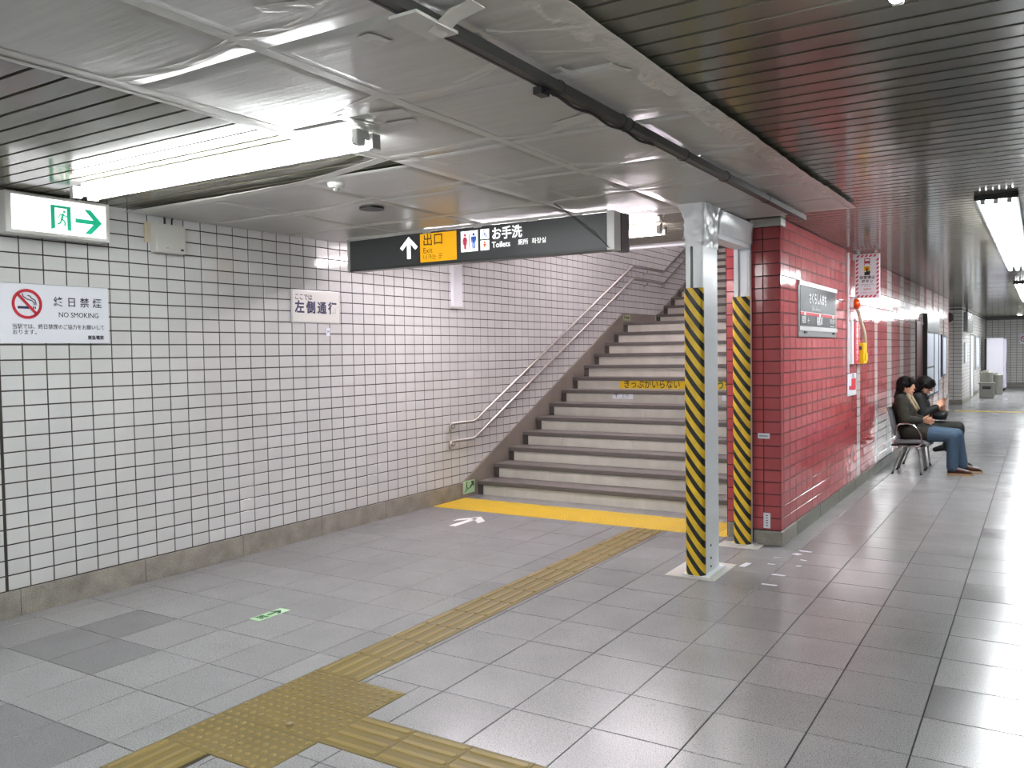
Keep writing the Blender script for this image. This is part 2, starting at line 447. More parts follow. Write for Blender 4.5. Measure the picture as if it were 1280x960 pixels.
# --- stairs
stairs = thing('stairs', (1.5, 7.85, 0), 'wide granite stairs with pale riser panels rising along the white tiled wall', 'stairs')
XL, XR = .03, 3.126
def step_y(k): return SY + ST*(k-1) if k <= 13 else 13.10 + ST*(k-14)
NS = 27
prev = None
for k in range(1, NS+1):
    y = step_y(k); z = SR*k
    yn = step_y(k+1) if k < NS else y + .66
    MB().rbox(XL, XR, y-.012, yn+.03, z-.042, z-.0015, .003).build('tread', 'tread', stairs)
    q = MB().rbox(XL, XR, y-.016, y+.04, z-.044, z, .006); q.build('nosing', 'nosing', stairs)
    MB().box(XL, XL+.065, y-.006, y+.02, z-SR, z-.04).build('end_strip', 'end_dark', stairs)
    off_ = (k*.37) % .9
    xs = [XL+.065] + [x for x in [off_ + .9*j for j in range(-1, 5)] if XL+.2 < x < XR-.15] + [XR]
    for a, b in zip(xs[:-1], xs[1:]):
        MB().box(a+.0015, b-.0015, y+.002, y+.03, z-SR+.0005, z-.040).build('riser_panel', 'riser', stairs)
    MB().box(XL, XR, y+.03, yn+.03, z-SR-.05 if k > 1 else 0.0, z-.042).build('step_core', 'granite_joint', stairs)
sk = [(7.52, .0), (7.52, .163)] + [(7.55, .165), (11.80, 2.152), (13.14, 2.152), (18.1, skirt_z(18.1)), (18.1, skirt_z(18.1)-.75)]
low = [(13.14, 1.86), (11.9, 1.86), (7.95, 0.0)]
pts = sk + low
MB().prism([(0.0005, y, z) for y, z in pts][::-1], (.028, 0, 0)).build('side_skirting', 'skirt', stairs)
for k in range(14, 19): pass

# --- right wall: the red tiled block between the stairs and the corridor
wr = structure('wall_right')
MB().box(3.40, 3.625, 6.865, 21.3, 0, CZ+.05).build('wall_body', 'grout_red', wr)
MB().box(XR, 3.40, 7.06, 18.0, 0, 8.2).build('stair_side_body', 'grout_red', wr)
tr = []
RH = .0973; RZ = .122
for r in range(25):
    zc = RZ + RH*(r+.5)
    tr.append(((3.4465, 6.865, zc), -PI/2, .086, RH-.0075, 'red_tile', True))
    tr.append(((3.5600, 6.865, zc), -PI/2, .128, RH-.0075, 'red_tile', True))
    tr.append(((3.625, 6.905, zc), 0, .082, RH-.0075, 'red_tile', True))
    tr.append(((3.19, 7.06, zc), -PI/2, .112, RH-.0075, 'red_tile', False))
    tr.append(((3.33, 7.06, zc), -PI/2, .152, RH-.0075, 'red_tile', False))
WHITE = set([16, 22, 27, 28, 33, 34, 39, 40, 41, 45, 46, 47, 50, 51, 52, 53, 56, 57, 58, 59, 61, 62, 63, 64, 66, 67, 68, 69, 70])
for j in range(0, 72):
    yc = 6.95 + .2*(j+.5)
    if yc > 21.25: break
    for r in range(26):
        zc = RZ + RH*(r+.5); h = RH-.0075
        if zc + RH/2 > CZ: 
            h = CZ - (zc-RH/2) - .006; zc = zc - RH/2 + h/2
        if 15.43 < yc < 16.40 and zc < 2.0: continue
        tr.append(((3.625, yc, zc), 0, .194, h, 'pale_tile' if j in WHITE else 'red_tile', True))
put_tiles(wr, tr, thick=.005, tilt=.006)
auto(MB().rbox(3.394, 3.642, 6.842, 6.99, RZ+RH*25+.002, CZ-.002, .012).build('wrapped_cap', 'tape_white', wr))
br = structure('baseboard_right')
MB().rbox(3.41, 3.642, 6.848, 7.35, 0, .118, .012).build('granite_block', 'granite_base', br)
for i in range(16):
    a = 7.352 + .874*i; MB().rbox(3.60, 3.642, a, min(a+.870, 21.3), 0, .118, .006).build('granite_block', 'base_green', br)
MB().rbox(3.135, 3.40, 7.045, 7.12, 0, .118, .004).build('granite_block', 'granite_base', br)

# --- ceiling of slats
ceil = structure('ceiling')
MB().box(-.1, 8, -14, 7.95, 2.66, 2.74).build('ceiling_void', 'slat_gap', ceil)
MB().box(3.4, 8, 7.95, 37.2, 2.66, 2.74).build('ceiling_void', 'slat_gap', ceil)
MB().box(2.4, 3.4, 21.3, 37.2, 2.66, 2.74).build('ceiling_void', 'slat_gap', ceil)
SP = .1278; q = MB(); sm = {}
i0 = int((-4-.037)/SP)
for i in range(-109, 290):
    y = .0365 + SP*i
    if y > 37.1: break
    if y < 6.9: x0, x1 = .002, 7.99
    elif y < 21.25: x0, x1 = 3.64, 7.99
    else: x0, x1 = 2.45, 7.99
    k = (x0, x1)
    if y > 1.2:
        if k not in sm: sm[k] = MB().box(x0, x1, .0095, SP-.0095, 0, .012).mesh('ceiling_slat', 'slat')
        piece('ceiling_slat', sm[k], ceil, (0, y, CZ))
    else: q.box(x0, x1, y+.008, y+SP-.008, CZ, CZ+.012)
    if 6.9 <= y < 7.9:
        if 's' not in sm: sm['s'] = MB().box(.002, 3.12, .008, SP-.008, 0, .012).mesh('ceiling_slat', 'slat')
        piece('ceiling_slat', sm['s'], ceil, (0, y, CZ))
o = q.build('ceiling_slats', 'slat', ceil); o['kind'] = 'stuff'
tm = structure('trim_1')
MB().rbox(.002, 3.125, 7.93, 7.975, 2.60, 2.76, .004).build('header_trim', 'paint_white', tm)
sc_ = structure('ceiling_stair')
MB().prism([(0, 7.975, 2.76), (0, 18.1, 2.76+.4697*10.1), (0, 18.1, 2.9+.4697*10.1), (0, 7.975, 2.9)][::-1], (3.13, 0, 0)).build('sloping_soffit', 'stair_shell', sc_)
wt = structure('wall_stair_top')
MB().box(-.1, 3.4, 18.1, 18.3, 0, 8.2).build('end_wall', 'room_plain', wt)

# --- rest of the room, mostly outside the frame
for nm, b in (('wall_front', (-.25, 8.2, -14.2, -14, 0, 2.75)), ('wall_outer', (8, 8.2, -14, 37.2, 0, 2.75))):
    w_ = structure(nm); MB().box(*b).build('wall_body', 'room_dark' if nm == 'wall_outer' else 'room_plain', w_)
wb = structure('wall_back')
MB().box(3.3, 8, 37.0, 37.2, 0, 2.66).build('wall_body', 'far_grout', wb)
tb = []
for i in range(22):
    for r in range(26):
        zc = .16 + .0947*(r+.5)
        if zc+.047 > CZ: continue
        tb.append(((3.6+.2*(i+.5), 37.0, zc), -PI/2, .185, .082, 'far_tile', False))
put_tiles(wb, tb)
MB().box(3.58, 8, 36.975, 37.0, 0, .15).build('plinth', 'granite_base', wb)
wf = structure('wall_far_pier')
MB().box(3.0, 3.575, 25.7, 37.0, 0, CZ).build('wall_body', 'grout', wf)
tf = []
for r in range(26):
    zc = .12 + .0973*(r+.5); h = .088
    if zc + .048 > CZ: h = .03; zc = CZ-.02
    for i in range(-1, 2): tf.append(((3.265+.2*(i+.5)-.09, 25.7, zc), -PI/2, .19, h, 'far_tile', True))
    for i in range(56):
        yc = 25.71 + .2*(i+.5)
        if 28.7 < yc < 30.1 and zc < 1.92: continue
        tf.append(((3.575, yc, zc), 0, .186, h, 'far_tile', False))
put_tiles(wf, tf)
MB().box(3.0, 3.595, 25.68, 28.6, 0, .12).build('plinth', 'granite_base', wf)
MB().box(3.55, 3.595, 30.1, 36.98, 0, .12).build('plinth', 'granite_base', wf)
ws = structure('wall_side_passage')
MB().box(2.3, 2.45, 21.3, 25.7, 0, CZ).build('wall_body', 'room_plain', ws)
MB().box(2.3, 3.4, 21.15, 21.29, 0, CZ).build('wall_body', 'room_plain', ws)
# maroon door in the red wall
d1 = structure('door_1', (3.625, 15.9, 0))
MB().rbox(3.61, 3.632, 15.46, 16.37, .01, 1.96, .004).build('door_leaf', 'maroon', d1)
MB().box(3.61, 3.645, 15.41, 15.46, 0, 2.0).build('door_frame', 'maroon', d1)
MB().box(3.61, 3.645, 15.46, 16.40, 1.96, 2.0).build('door_frame', 'maroon', d1)
MB().tube([(3.66, 15.54, .95), (3.66, 15.54, 1.1)], .01).build('door_handle', 'chrome', d1)
# far grey door
d2 = structure('door_2', (3.575, 29.4, 0))
MB().rbox(3.56, 3.588, 28.75, 30.05, .01, 1.88, .004).build('door_leaf', 'box_grey', d2)
for a, b in ((28.68, 28.75), (30.05, 30.12)): MB().box(3.56, 3.60, a, b, 0, 1.93).build('door_frame', 'panel_grey', d2)
MB().box(3.56, 3.60, 28.75, 30.05, 1.88, 1.93).build('door_frame', 'panel_grey', d2)

# ------------------------------------------------------------------ tactile paving
tp = thing('tactile_path', (2.44, 3, 0), 'worn mustard tactile paving path leading across the grey floor to the stairs', 'tactile paving')
def bar_tile(x0, x1, y0, y1, along):
    q = MB().rbox(x0+.001, x1-.001, y0+.001, y1-.001, -.006, .001, .001)
    o = q.build('guide_tile', 'tactile', tp)
    p = MB()
    for j in range(4):
        if along == 'y':
            c = x0 + (x1-x0)*(j+.5)/4; p_ = [(c-.017, y0+.018), (c-.006, y0+.008), (c+.006, y0+.008), (c+.017, y0+.018), (c+.017, y1-.018), (c+.006, y1-.008), (c-.006, y1-.008), (c-.017, y1-.018)]
        else:
            c = y0 + (y1-y0)*(j+.5)/4; p_ = [(x0+.018, c-.017), (x1-.018, c-.017), (x1-.008, c-.006), (x1-.008, c+.006), (x1-.018, c+.017), (x0+.018, c+.017), (x0+.008, c+.006), (x0+.008, c-.006)]
        n = len(p_); cx = sum(a for a, _ in p_)/n; cy = sum(b for _, b in p_)/n
        top = [(cx+(a-cx)*(.72 if along == 'y' else .975), cy+(b-cy)*(.975 if along == 'y' else .72)) for a, b in p_]
        p.add([(a, b, .0005) for a, b in p_] + [(a, b, .006) for a, b in top], [tuple(range(n, 2*n))] + [(i, (i+1) % n, n+(i+1) % n, n+i) for i in range(n)])
    p.build('raised_bars', 'tactile_raised', o)
def dot_mesh(p, x, y, r=.0125, h=.0055, n=8):
    p.add([(x+r*math.cos(2*PI*k/n), y+r*math.sin(2*PI*k/n), .0005) for k in range(n)] + [(x+r*.62*math.cos(2*PI*k/n), y+r*.62*math.sin(2*PI*k/n), h) for k in range(n)],
          [tuple(range(n, 2*n))] + [(k, (k+1) % n, n+(k+1) % n, n+k) for k in range(n)])
y = DB[3]
while y < YL0-.01:
    bar_tile(SX0, SX1, y, min(y+.288, YL0-.003), 'y'); y += .288
for j in range(5): bar_tile(SX0, SX1-.02, DB[2]-.288*(j+1), DB[2]-.288*j, 'y')
for j in range(12): bar_tile(DB[1]+.288*j, DB[1]+.288*(j+1), CY0, CY1, 'x')
for a in range(2):
    for b in range(3):
        x0 = DB[0] + .293*a; y0 = DB[2] + .289*b
        o = MB().rbox(x0+.001, x0+.292, y0+.001, y0+.288, -.006, .001, .001).build('warning_tile', 'tactile', tp)
        p = MB()
        for i in range(6):
            for j in range(6): dot_mesh(p, x0+.293*(i+.5)/6, y0+.289*(j+.5)/6, .0145)
        p.build('raised_dots', 'tactile_raised', o)
ty = thing('warning_strip', (1.6, 7.3, 0), 'bright yellow dotted warning strip lying in front of the lowest stair', 'tactile paving')
nx = 10
for i in range(nx):
    for b in range(2):
        x0 = .03 + (YLX-.03)*i/nx; x1 = .03 + (YLX-.03)*(i+1)/nx; y0 = YL0+.29*b
        o = MB().rbox(x0+.0005, x1-.0005, y0+.0005, y0+.2895, -.006, .001, .001).build('warning_tile', 'tactile_yellow', ty)
        p = MB()
        for u in range(9):
            for v in range(9): dot_mesh(p, x0+(x1-x0)*(u+.5)/9, y0+.29*(v+.5)/9, .0095, .0045, 6)
        p.build('raised_dots', 'tactile_yellow', o)
tq = thing('warning_strip', (5.6, 23.2, 0), 'thin ochre tactile strip crossing the far end of the corridor floor', 'tactile paving')
for i in range(15):
    MB().rbox(3.62+.29*i, 3.908+.29*i, 23.05, 23.34, -.006, .004, .002).build('warning_tile', 'tactile_yellow', tq)

# ------------------------------------------------------------------ protective sheeting on the ceiling
def sag(x, y):
    n = noise.noise(Vector((x*1.6, y*1.1, 3.1))); n2 = noise.noise(Vector((x*4.5, y*2.2, 9.7)))
    return 2.598 + .007*n + .002*n2
ps = thing('protective_sheeting', (2.8, 4.5, 2.6), 'grey protective sheeting taped in panels under the slatted ceiling above the stairs approach', 'sheeting')
def panel(x0, x1, y0, y1, edge=None, n=10):
    vs = []; fs = []; ph = random.uniform(0, 6)
    for i in range(n+1):
        for j in range(n+1):
            u, v = i/n, j/n; x = x0+(x1-x0)*u; y = y0+(y1-y0)*v
            if edge: x, y = edge(x, y, u, v)
            b = math.sin(PI*u)*math.sin(PI*v)
            vs.append((x, y, sag(x, y) - .003*b + .0012*math.sin(9*v+ph)*b))
    m = n+1
    for i in range(n):
        for j in range(n): fs.append((i*m+j, i*m+j+1, (i+1)*m+j+1, (i+1)*m+j))
    o = MB().add(vs, fs).build('sheet_panel', 'sheet', ps, True)
    s = o.modifiers.new('thickness', 'SOLIDIFY'); s.thickness = .002; s.offset = 1
    return o
rows = [-3.3+.755*i for i in range(0, 13)]     # seams every 0.755 m
rows = [y for y in rows if y < 5.9] + [5.98]
for a, b in zip(rows[:-1], rows[1:]):
    panel(2.5, 3.2, a, b); panel(3.2, 3.86, a, b)
rr = [y for y in rows if y < 5.5] + [5.4, 6.05, 6.6]
rr = sorted(set(rr))
def tip(x, y, u, v): return x, y
for a, b in zip(rr[:-1], rr[1:]):
    if b-a < .05: continue
    panel(3.86, 4.22 if a < 6 else 4.24, a, b, n=8)
panel(3.42, 3.86, 5.98, 6.62, n=8)
for a, b in ((3.6, 4.30), (4.30, 5.05), (5.05, 5.98)):
    panel(.02, .85, a, b); panel(.85, 1.7, a, b); panel(1.7, 2.5, a, b)
def ribbon(pts, w, m='tape_white', name='tape_strip', drop=.0005, wob=0., w1=None):
    pts = [Vector(p).to_2d() for p in pts]
    # resample with Catmull-Rom
    P = [pts[0]] + pts + [pts[-1]]; out = []
    for i in range(1, len(P)-2):
        n = max(2, int((P[i+1]-P[i]).length/.07))
        for k in range(n):
            t = k/n; a, b, c, d = P[i-1], P[i], P[i+1], P[i+2]
            out.append(.5*((2*b) + (c-a)*t + (2*a-5*b+4*c-d)*t*t + (3*b-a-3*c+d)*t**3))
    out.append(P[-2]); vs = []; fs = []
    for i, p in enumerate(out):
        t = (out[min(i+1, len(out)-1)] - out[max(i-1, 0)]).normalized(); nn = Vector((-t.y, t.x))
        ww = w if w1 is None else w + (w1-w)*i/max(1, len(out)-1)
        for j, s in enumerate((-.5, -.17, .17, .5)):
            q_ = p + nn*ww*s*(1 + (random.uniform(-wob, wob)*3 if abs(s) == .5 else 0))
            z = sag(q_.x, q_.y) - .0030 - drop + (random.uniform(-wob, wob)*.2)
            vs.append((q_.x, q_.y, z))
    for i in range(len(out)-1):
        for j in range(3): fs.append((i*4+j, i*4+j+1, i*4+j+5, i*4+j+4))
    o = MB().add(vs, fs).build(name, m, ps, False)
    s = o.modifiers.new('thickness', 'SOLIDIFY'); s.thickness = .001; s.offset = 0
    return o
ribbon([(2.5, y*.5) for y in range(-6, 7)] + [(2.52, 3.42)], .075)
ribbon([(2.46, y*.5) for y in range(-6, 7)] + [(2.5, 3.42)], .03, 'tape_white', drop=.006)
ribbon([(3.2, y*.5) for y in range(-6, 8)] + [(3.2, 4.4)], .05)
ribbon([(2.61, 3.42), (2.70, 3.66), (2.70, 4.1), (2.76, 4.61), (2.78, 5.26)], .05)
ribbon([(4.17, y*.4) for y in range(-8, 15)], .12, 'tape_wrinkled', wob=.012)
ribbon([(4.19, 5.6), (4.2, 6.0), (4.22, 6.58)], .10, 'tape_wrinkled', wob=.012, w1=.05)
ribbon([(.05, 3.70), (.9, 3.66), (1.76, 3.60), (2.5, 3.42)], .07)
for pl in ([(2.55,1.12),(3.0,1.14),(3.8,1.08)], [(3.22,1.88),(3.33,1.89),(3.49,1.87),(3.71,1.79)], [(2.52,1.90),(2.9,1.93),(3.18,1.88)], [(2.77,2.70),(2.91,2.66),(3.17,2.58),(3.24,2.64)], [(3.22,2.62),(3.4,2.67),(3.58,2.62),(3.82,2.51)], [(3.9,2.5),(4.04,2.57),(4.16,2.62)],
           [(2.5,3.42),(2.92,3.41),(3.17,3.39),(3.27,3.44),(3.45,3.46),(3.75,3.28)], [(2.6,4.15),(2.84,4.12),(3.2,4.1),(3.45,4.19),(3.62,4.15),(3.83,4.0)], [(3.9,3.26),(4.07,3.41),(4.16,3.47)],
           [(3.9,4.01),(4.03,4.16),(4.18,4.22)], [(3.68,4.55),(3.8,4.43)], [(3.9,4.45),(3.97,4.47),(4.1,4.61)], [(.62,4.45),(1.31,4.31),(1.84,4.19),(2.5,4.13)], [(2.6,4.51),(2.84,4.69),(2.99,4.77)], [(2.99,4.84),(3.14,4.98),(3.45,4.86),(3.8,4.43)], [(3.9,2.27),(4.1,2.36),(4.2,2.38)],
           [(.1,5.1),(.9,5.02),(1.7,5.06),(2.6,4.95)]):
    ribbon(pl, .05, wob=.008)
for (x, y, a, l, w) in ((3.58,2.11,1.4,.10,.06), (3.53,1.77,.3,.16,.06), (3.83,2.03,1.2,.09,.05), (3.855,2.26,.2,.05,.035), (4.11,2.80,1.2,.10,.035), (3.945,2.72,1.3,.09,.03), (2.88,2.80,1.45,.22,.045), (3.03,2.91,.1,.14,.045), (3.66,3.33,-.35,.22,.09), (3.08,2.76,.2,.16,.05)):
    d = Vector((math.cos(a), math.sin(a)))*l/2
    ribbon([(x-d.x, y-d.y), (x, y), (x+d.x, y+d.y)], w, name='tape_patch', drop=.005, wob=.01)
# dark hole in the sheeting: a recessed fitting
hl = MB().lathe((1.485, 4.48, 2.58), (0, 0, 1), [(0, .085), (.012, .085)], 20).build('cut_hole', 'black', ps)

rail = thing('cable_duct', (3.86, 3, 2.55), 'dark square cable duct running under the grey ceiling sheeting', 'duct')
MB().box(3.845, 3.877, -3.5, 6.66, 2.548, 2.584).build('duct_body', 'conduit', rail)
MB().box(3.835, 3.845, -3.5, 6.66, 2.546, 2.556).build('duct_lip', 'black', rail)
q = MB(); q.tube([(3.85, 2.72+.02*i, 2.534+.006*math.sin(i*.4)) for i in range(52)], .006, 6); q.build('cable', 'rubber_black', rail)
MB().box(3.815, 3.85, 2.70, 2.76, 2.522, 2.548).build('cable_end', 'black', rail)
for y in (2.80, 3.35, 3.42, 4.10, 4.75, 5.6):
    MB().tube([(3.86+.034*math.cos(t*PI/6), y, 2.562+.030*math.sin(t*PI/6)) for t in range(13)], .0018, 5).build('cable_tie', 'black', rail)
for pts_ in ([(3.88, 1.88, 2.53), (3.88, 2.12, 2.53)], ):
    MB().box(3.81, 3.91, 1.90, 2.10, 2.535, 2.544).build('tape_wrap', 'tape_white', rail)
MB().prism([(3.86, 2.02, 2.528), (3.97, 1.97, 2.55), (4.04, 1.98, 2.565), (4.04, 2.05, 2.565), (3.95, 2.05, 2.55), (3.86, 2.09, 2.528)], (0, 0, .003)).build('tape_wrap', 'tape_white', rail)

# ------------------------------------------------------------------ steel support frame
sf = thing('support_frame', (3.35, 6.2, 0), 'white steel support frame with two hazard striped posts beside the red tiled pier', 'support frame')
def hpost(y0, y1, h0):
    q = MB(); x0, x1 = 3.283, 3.408
    d_ = min(.12, (y1-y0)*.6); q.box(x0, x0+.034, y0, y1, .012, 2.40); q.box(x0+.052, x1-.016, y0+.004, y1, .012, 2.40); q.box(x1-.012, x1, y0, y1, .012, 2.40); q.box(x0+.034, x0+.052, y0+d_, y1, .012, 2.40)
    q.box(x0-.03, x1+.04, y0-.03, y1+.03, .004, .014)
    p = q.build('post', 'paint_white', sf)
    # hazard board: a padded, rounded front cover
    n = 12; prof = []
    for i in range(n+1):
        u = i/n; x = x0-.008 + (x1-x0+.012)*u; prof.append((x, y0 - .012 - .028*math.sin(PI*min(1, max(0, u)))**.45))
    prof += [(x1+.004, y0+.006), (x0-.008, y0+.006)]
    hz = MB().prism([(x, y, .012) for x, y in prof], (0, 0, h0-.012)).build('hazard_wrap', 'hazard_stripe', p)
    auto(hz, 50)
    hz2 = MB().box(x0-.0085, x0-.0005, y0+.006, y0+.10, .012, h0).build('hazard_wrap', 'hazard_stripe', p)
    for z in (.05, .11, .20): MB().lathe((x1, y0+.12, z), (1, 0, 0), [(0, .008), (.005, .008)], 8).build('bolt', 'steel_dark', p)
    return p
hpost(5.685, 5.985, 2.012)
hpost(6.775, 6.835, 2.003)
bm_ = MB(); bm_.box(3.283, 3.408, 5.985, 6.838, 2.385, 2.397); bm_.box(3.283, 3.408, 5.72, 6.838, 2.58, 2.592); bm_.box(3.395, 3.407, 5.985, 6.838, 2.397, 2.58); bm_.box(3.283, 3.295, 5.985, 6.838, 2.397, 2.58)
bm_.build('beam', 'paint_white', sf)
# plastic film draped over the beam and the head of the nearer post
def film(name, ring_fn, zs, n=44, amp=.006, seed=1.):
    vs = []; fs = []
    for i, z in enumerate(zs):
        for k in range(n):
            x, y = ring_fn(k/n, i/(len(zs)-1)); d = noise.noise(Vector((x*18+seed, y*18, z*16)))*amp + noise.noise(Vector((x*45, y*45+seed, z*40)))*amp*.5
            cx, cy = 3.345, 5.83; l = math.hypot(x-cx, y-cy) or 1
            vs.append((x+(x-cx)/l*d, y+(y-cy)/l*d, z))
    for i in range(len(zs)-1):
        for k in range(n): fs.append((i*n+k, i*n+(k+1) % n, (i+1)*n+(k+1) % n, (i+1)*n+k))
    return MB().add(vs, fs).build(name, 'plastic_wrap', sf, True)
def rect_ring(x0, x1, y0, y1):
    per = [(x0, y0), (x1, y0), (x1, y1), (x0, y1)]; Ls = [x1-x0, y1-y0, x1-x0, y1-y0]; T = sum(Ls)
    def fn(u):
        s = u*T
        for i in range(4):
            if s <= Ls[i]:
                a, b = per[i], per[(i+1) % 4]; t = s/Ls[i]; return a[0]+(b[0]-a[0])*t, a[1]+(b[1]-a[1])*t
            s -= Ls[i]
        return per[0]
    return fn
def wrapfn(u, v):
    g = .004 + .09*max(0, v-.55)**2*2.6
    return rect_ring(3.280-g, 3.412+g*.5, 5.682-g*.7, 5.99)(u)
film('plastic_wrap', wrapfn, [2.30+.0105*i for i in range(29)], n=64, amp=.012)
film('plastic_wrap', lambda u, v: rect_ring(3.412, 3.418+.05*max(0, v-.5)**1.5, 6.0, 6.836)(u), [2.42+.018*i for i in range(10)], amp=.006, seed=5.)

fs1 = MB().rbox(3.14, 3.50, 5.60, 6.12, .0005, .004, .001).build('floor_sheet', 'tape_white'); tag(fs1, 'white floor sheet taped under the foot of the nearer hazard post', 'floor sheet')
fs2 = MB().rbox(3.17, 3.50, 6.645, 6.845, .0005, .004, .001).build('floor_sheet', 'tape_white'); tag(fs2, 'white floor sheet under the post standing against the red pier', 'floor sheet')

# ------------------------------------------------------------------ lamps
def batten(name, x0, x1, y, z, label, tube='tube', slope=0.):
    t = thing(name, (x0, y, z+.06), label, 'lamp')
    MB().rbox(x0+.02, x1-.02, y-.024, y+.024, z+.004, z+.066, .004).build('housing', 'lamp_white', t)
    for x in (x0, x1-.035):
        for s in (-.052, .052): MB().rbox(x, x+.035, y+s-.028, y+s+.028, z-.03, z+.04, .005).build('lamp_holder', 'lamp_white', t)
    for s in (-.052, .052):
        MB().tube([(x0+.035, y+s, z), (x1-.035, y+s, z)], .024, 12).build('tube', tube, t)
    return t
batten('fluorescent_lamp', .61, 2.82, 2.94, 2.548, 'glaring twin tube ceiling lamp next to the lit green exit sign')
batten('fluorescent_lamp', .40, 2.80, 6.50, 2.548, 'twin tube ceiling lamp beyond the hanging guide sign above the stairs', 'tube_stair')
batten('fluorescent_lamp', .5, 2.6, 9.75, 3.49, 'twin tube lamp under the sloping stair ceiling', 'tube_stair')
batten('fluorescent_lamp', .5, 2.6, 13.2, 5.10, 'added unseen twin tube lamp higher up under the sloping stair ceiling', 'tube_stair')  # unseen lamp, added to light the upper stairs
def trough(y0, y1, label, x0=4.995, x1=5.235, nseg=2):
    t = thing('corridor_lamp', ((x0+x1)/2, (y0+y1)/2, CZ), label, 'lamp', 'corridor ceiling lamps')
    MB().rbox(x0, x1, y0, y1, 2.608, 2.6185, .003).build('reflector', 'lamp_white', t)
    q = MB(); q.box(x0-.012, x0, y0-.012, y1+.012, 2.602, 2.6185); q.box(x1, x1+.012, y0-.012, y1+.012, 2.602, 2.6185); q.box(x0-.012, x1+.012, y0-.012, y0, 2.586, 2.6185); q.box(x0, x1, y1, y1+.012, 2.602, 2.6185)
    q.build('rim', 'steel_dark', t)
    L_ = (y1-y0)/nseg
    for s in range(nseg):
        a = y0 + L_*s
        for k in range(3):
            x = x0 + (x1-x0)*(k+.5)/3
            MB().tube([(x, a+.05, 2.576), (x, a+L_-.05, 2.576)], .022, 12).build('tube', 'tube_corridor', t)
            for yy in (a+.015, a+L_-.05): MB().rbox(x-.016, x+.016, yy, yy+.035, 2.56, 2.608, .004).build('lamp_holder', 'lamp_white', t)
    return t
trough(-3.6, 2.70, 'three tube ceiling lamp whose bright ends show at the top edge of the view')
trough(6.75, 13.0, 'three tube ceiling lamp in the middle of the corridor, above and past the bench')
trough(16.4, 22.6, 'third three tube corridor lamp along the ceiling, cut by the right edge')
trough(26.5, 33.0, 'three tube lamp at the far end of the corridor ceiling')
trough(26.5, 33.0, 'added unseen three tube lamp off the corridor row, brightening the far end', 6.4, 6.64)  # out-of-frame lamp, added to brighten the far end of the corridor
batten('fluorescent_lamp', .44, 2.84, -1.0, 2.548, 'added twin tube fill lamp behind the viewer, in line with the exit sign lamp')  # added behind the camera to brighten the left wall and camera-facing surfaces
batten('fluorescent_lamp', .44, 2.84, -5.0, 2.548, 'added twin tube fill lamp well behind the viewer, second on the left')  # another added lamp out of view, more light on the pier front
batten('fluorescent_lamp', .44, 2.84, -9.0, 2.548, 'added twin tube fill lamp well behind the viewer, farthest on the left')  # last of the added left lamps, frontal fill from out of view
trough(-13.0, -6.8, 'added three tube fill lamp wholly behind the viewer, in line with the corridor lamps')  # unseen trough added for frontal light on the red pier
sp = thing('downlight', (4.75, 34, CZ), 'small round downlight in the far corridor ceiling', 'lamp')
MB().lathe((4.75, 34, 2.60), (0, 0, 1), [(0, .10), (.018, .11)], 16).build('rim', 'lamp_white', sp)
MB().lathe((4.75, 34, 2.596), (0, 0, 1), [(0, .07), (.004, .07)], 16).build('bulb', 'spot_lit', sp)

# ------------------------------------------------------------------ things on the left wall
# lit exit sign
ex = thing('exit_sign', (.1, 3.07, 2.48), 'lit white exit sign box with green running figure and arrow on white tiled wall', 'sign')
MB().rbox(.03, .15, 2.735, 3.405, 2.352, 2.604, .008).build('case', 'sign_box', ex)
MB().box(.005, .03, 2.85, 3.30, 2.40, 2.56).build('wall_bracket', 'steel_dark', ex)
F = Face((.15, 2.735, 2.352), (0, 1, 0), (0, 0, 1), ex)
F.rect('lit_panel', 'lit_exit', .035, .022, .64, .232)
def runner(fx, cx, cy, s, m, h):
    P = []
    P.append(circ(cx+.11*s, cy+.36*s, .075*s, 10))
    P += chain([(cx+.05*s, cy+.27*s), (cx-.02*s, cy-.02*s)], .12*s)
    P += chain([(cx-.02*s, cy-.02*s), (cx+.14*s, cy-.14*s), (cx+.12*s, cy-.36*s)], .085*s)
    P += chain([(cx-.03*s, cy-.02*s), (cx-.10*s, cy-.22*s), (cx-.26*s, cy-.30*s)], .085*s)
    P += chain([(cx+.05*s, cy+.24*s), (cx+.18*s, cy+.10*s), (cx+.27*s, cy+.16*s)], .06*s)
    P += chain([(cx+.03*s, cy+.24*s), (cx-.14*s, cy+.16*s), (cx-.18*s, cy+.02*s)], .06*s)
    return fx.poly('running_figure', m, P, h)
def exit_door(fx, x0, y0, x1, y1, m, h=.003):
    w = (x1-x0)*.2
    return fx.poly('door_symbol', m, [[(x0,y0),(x0+w,y0+w*.4),(x0+w,y1-w*.6),(x0,y1)], [(x1-w,y0+w*.2),(x1,y0),(x1,y1),(x1-w,y1-w*.6)], [(x0+w,y1-w*.6),(x1-w,y1-w*.6),(x1,y1),(x0,y1)]], h)
exit_door(F, .272, .045, .402, .198, 'lit_green')
runner(F, .345, .118, .125, 'lit_green', .003)
F.poly('arrow', 'lit_green', [bar(.43, .118, .58, .118, .028), [(.49,.196),(.535,.196),(.612,.118),(.565,.118)], [(.565,.118),(.612,.118),(.535,.040),(.49,.040)]], .003)
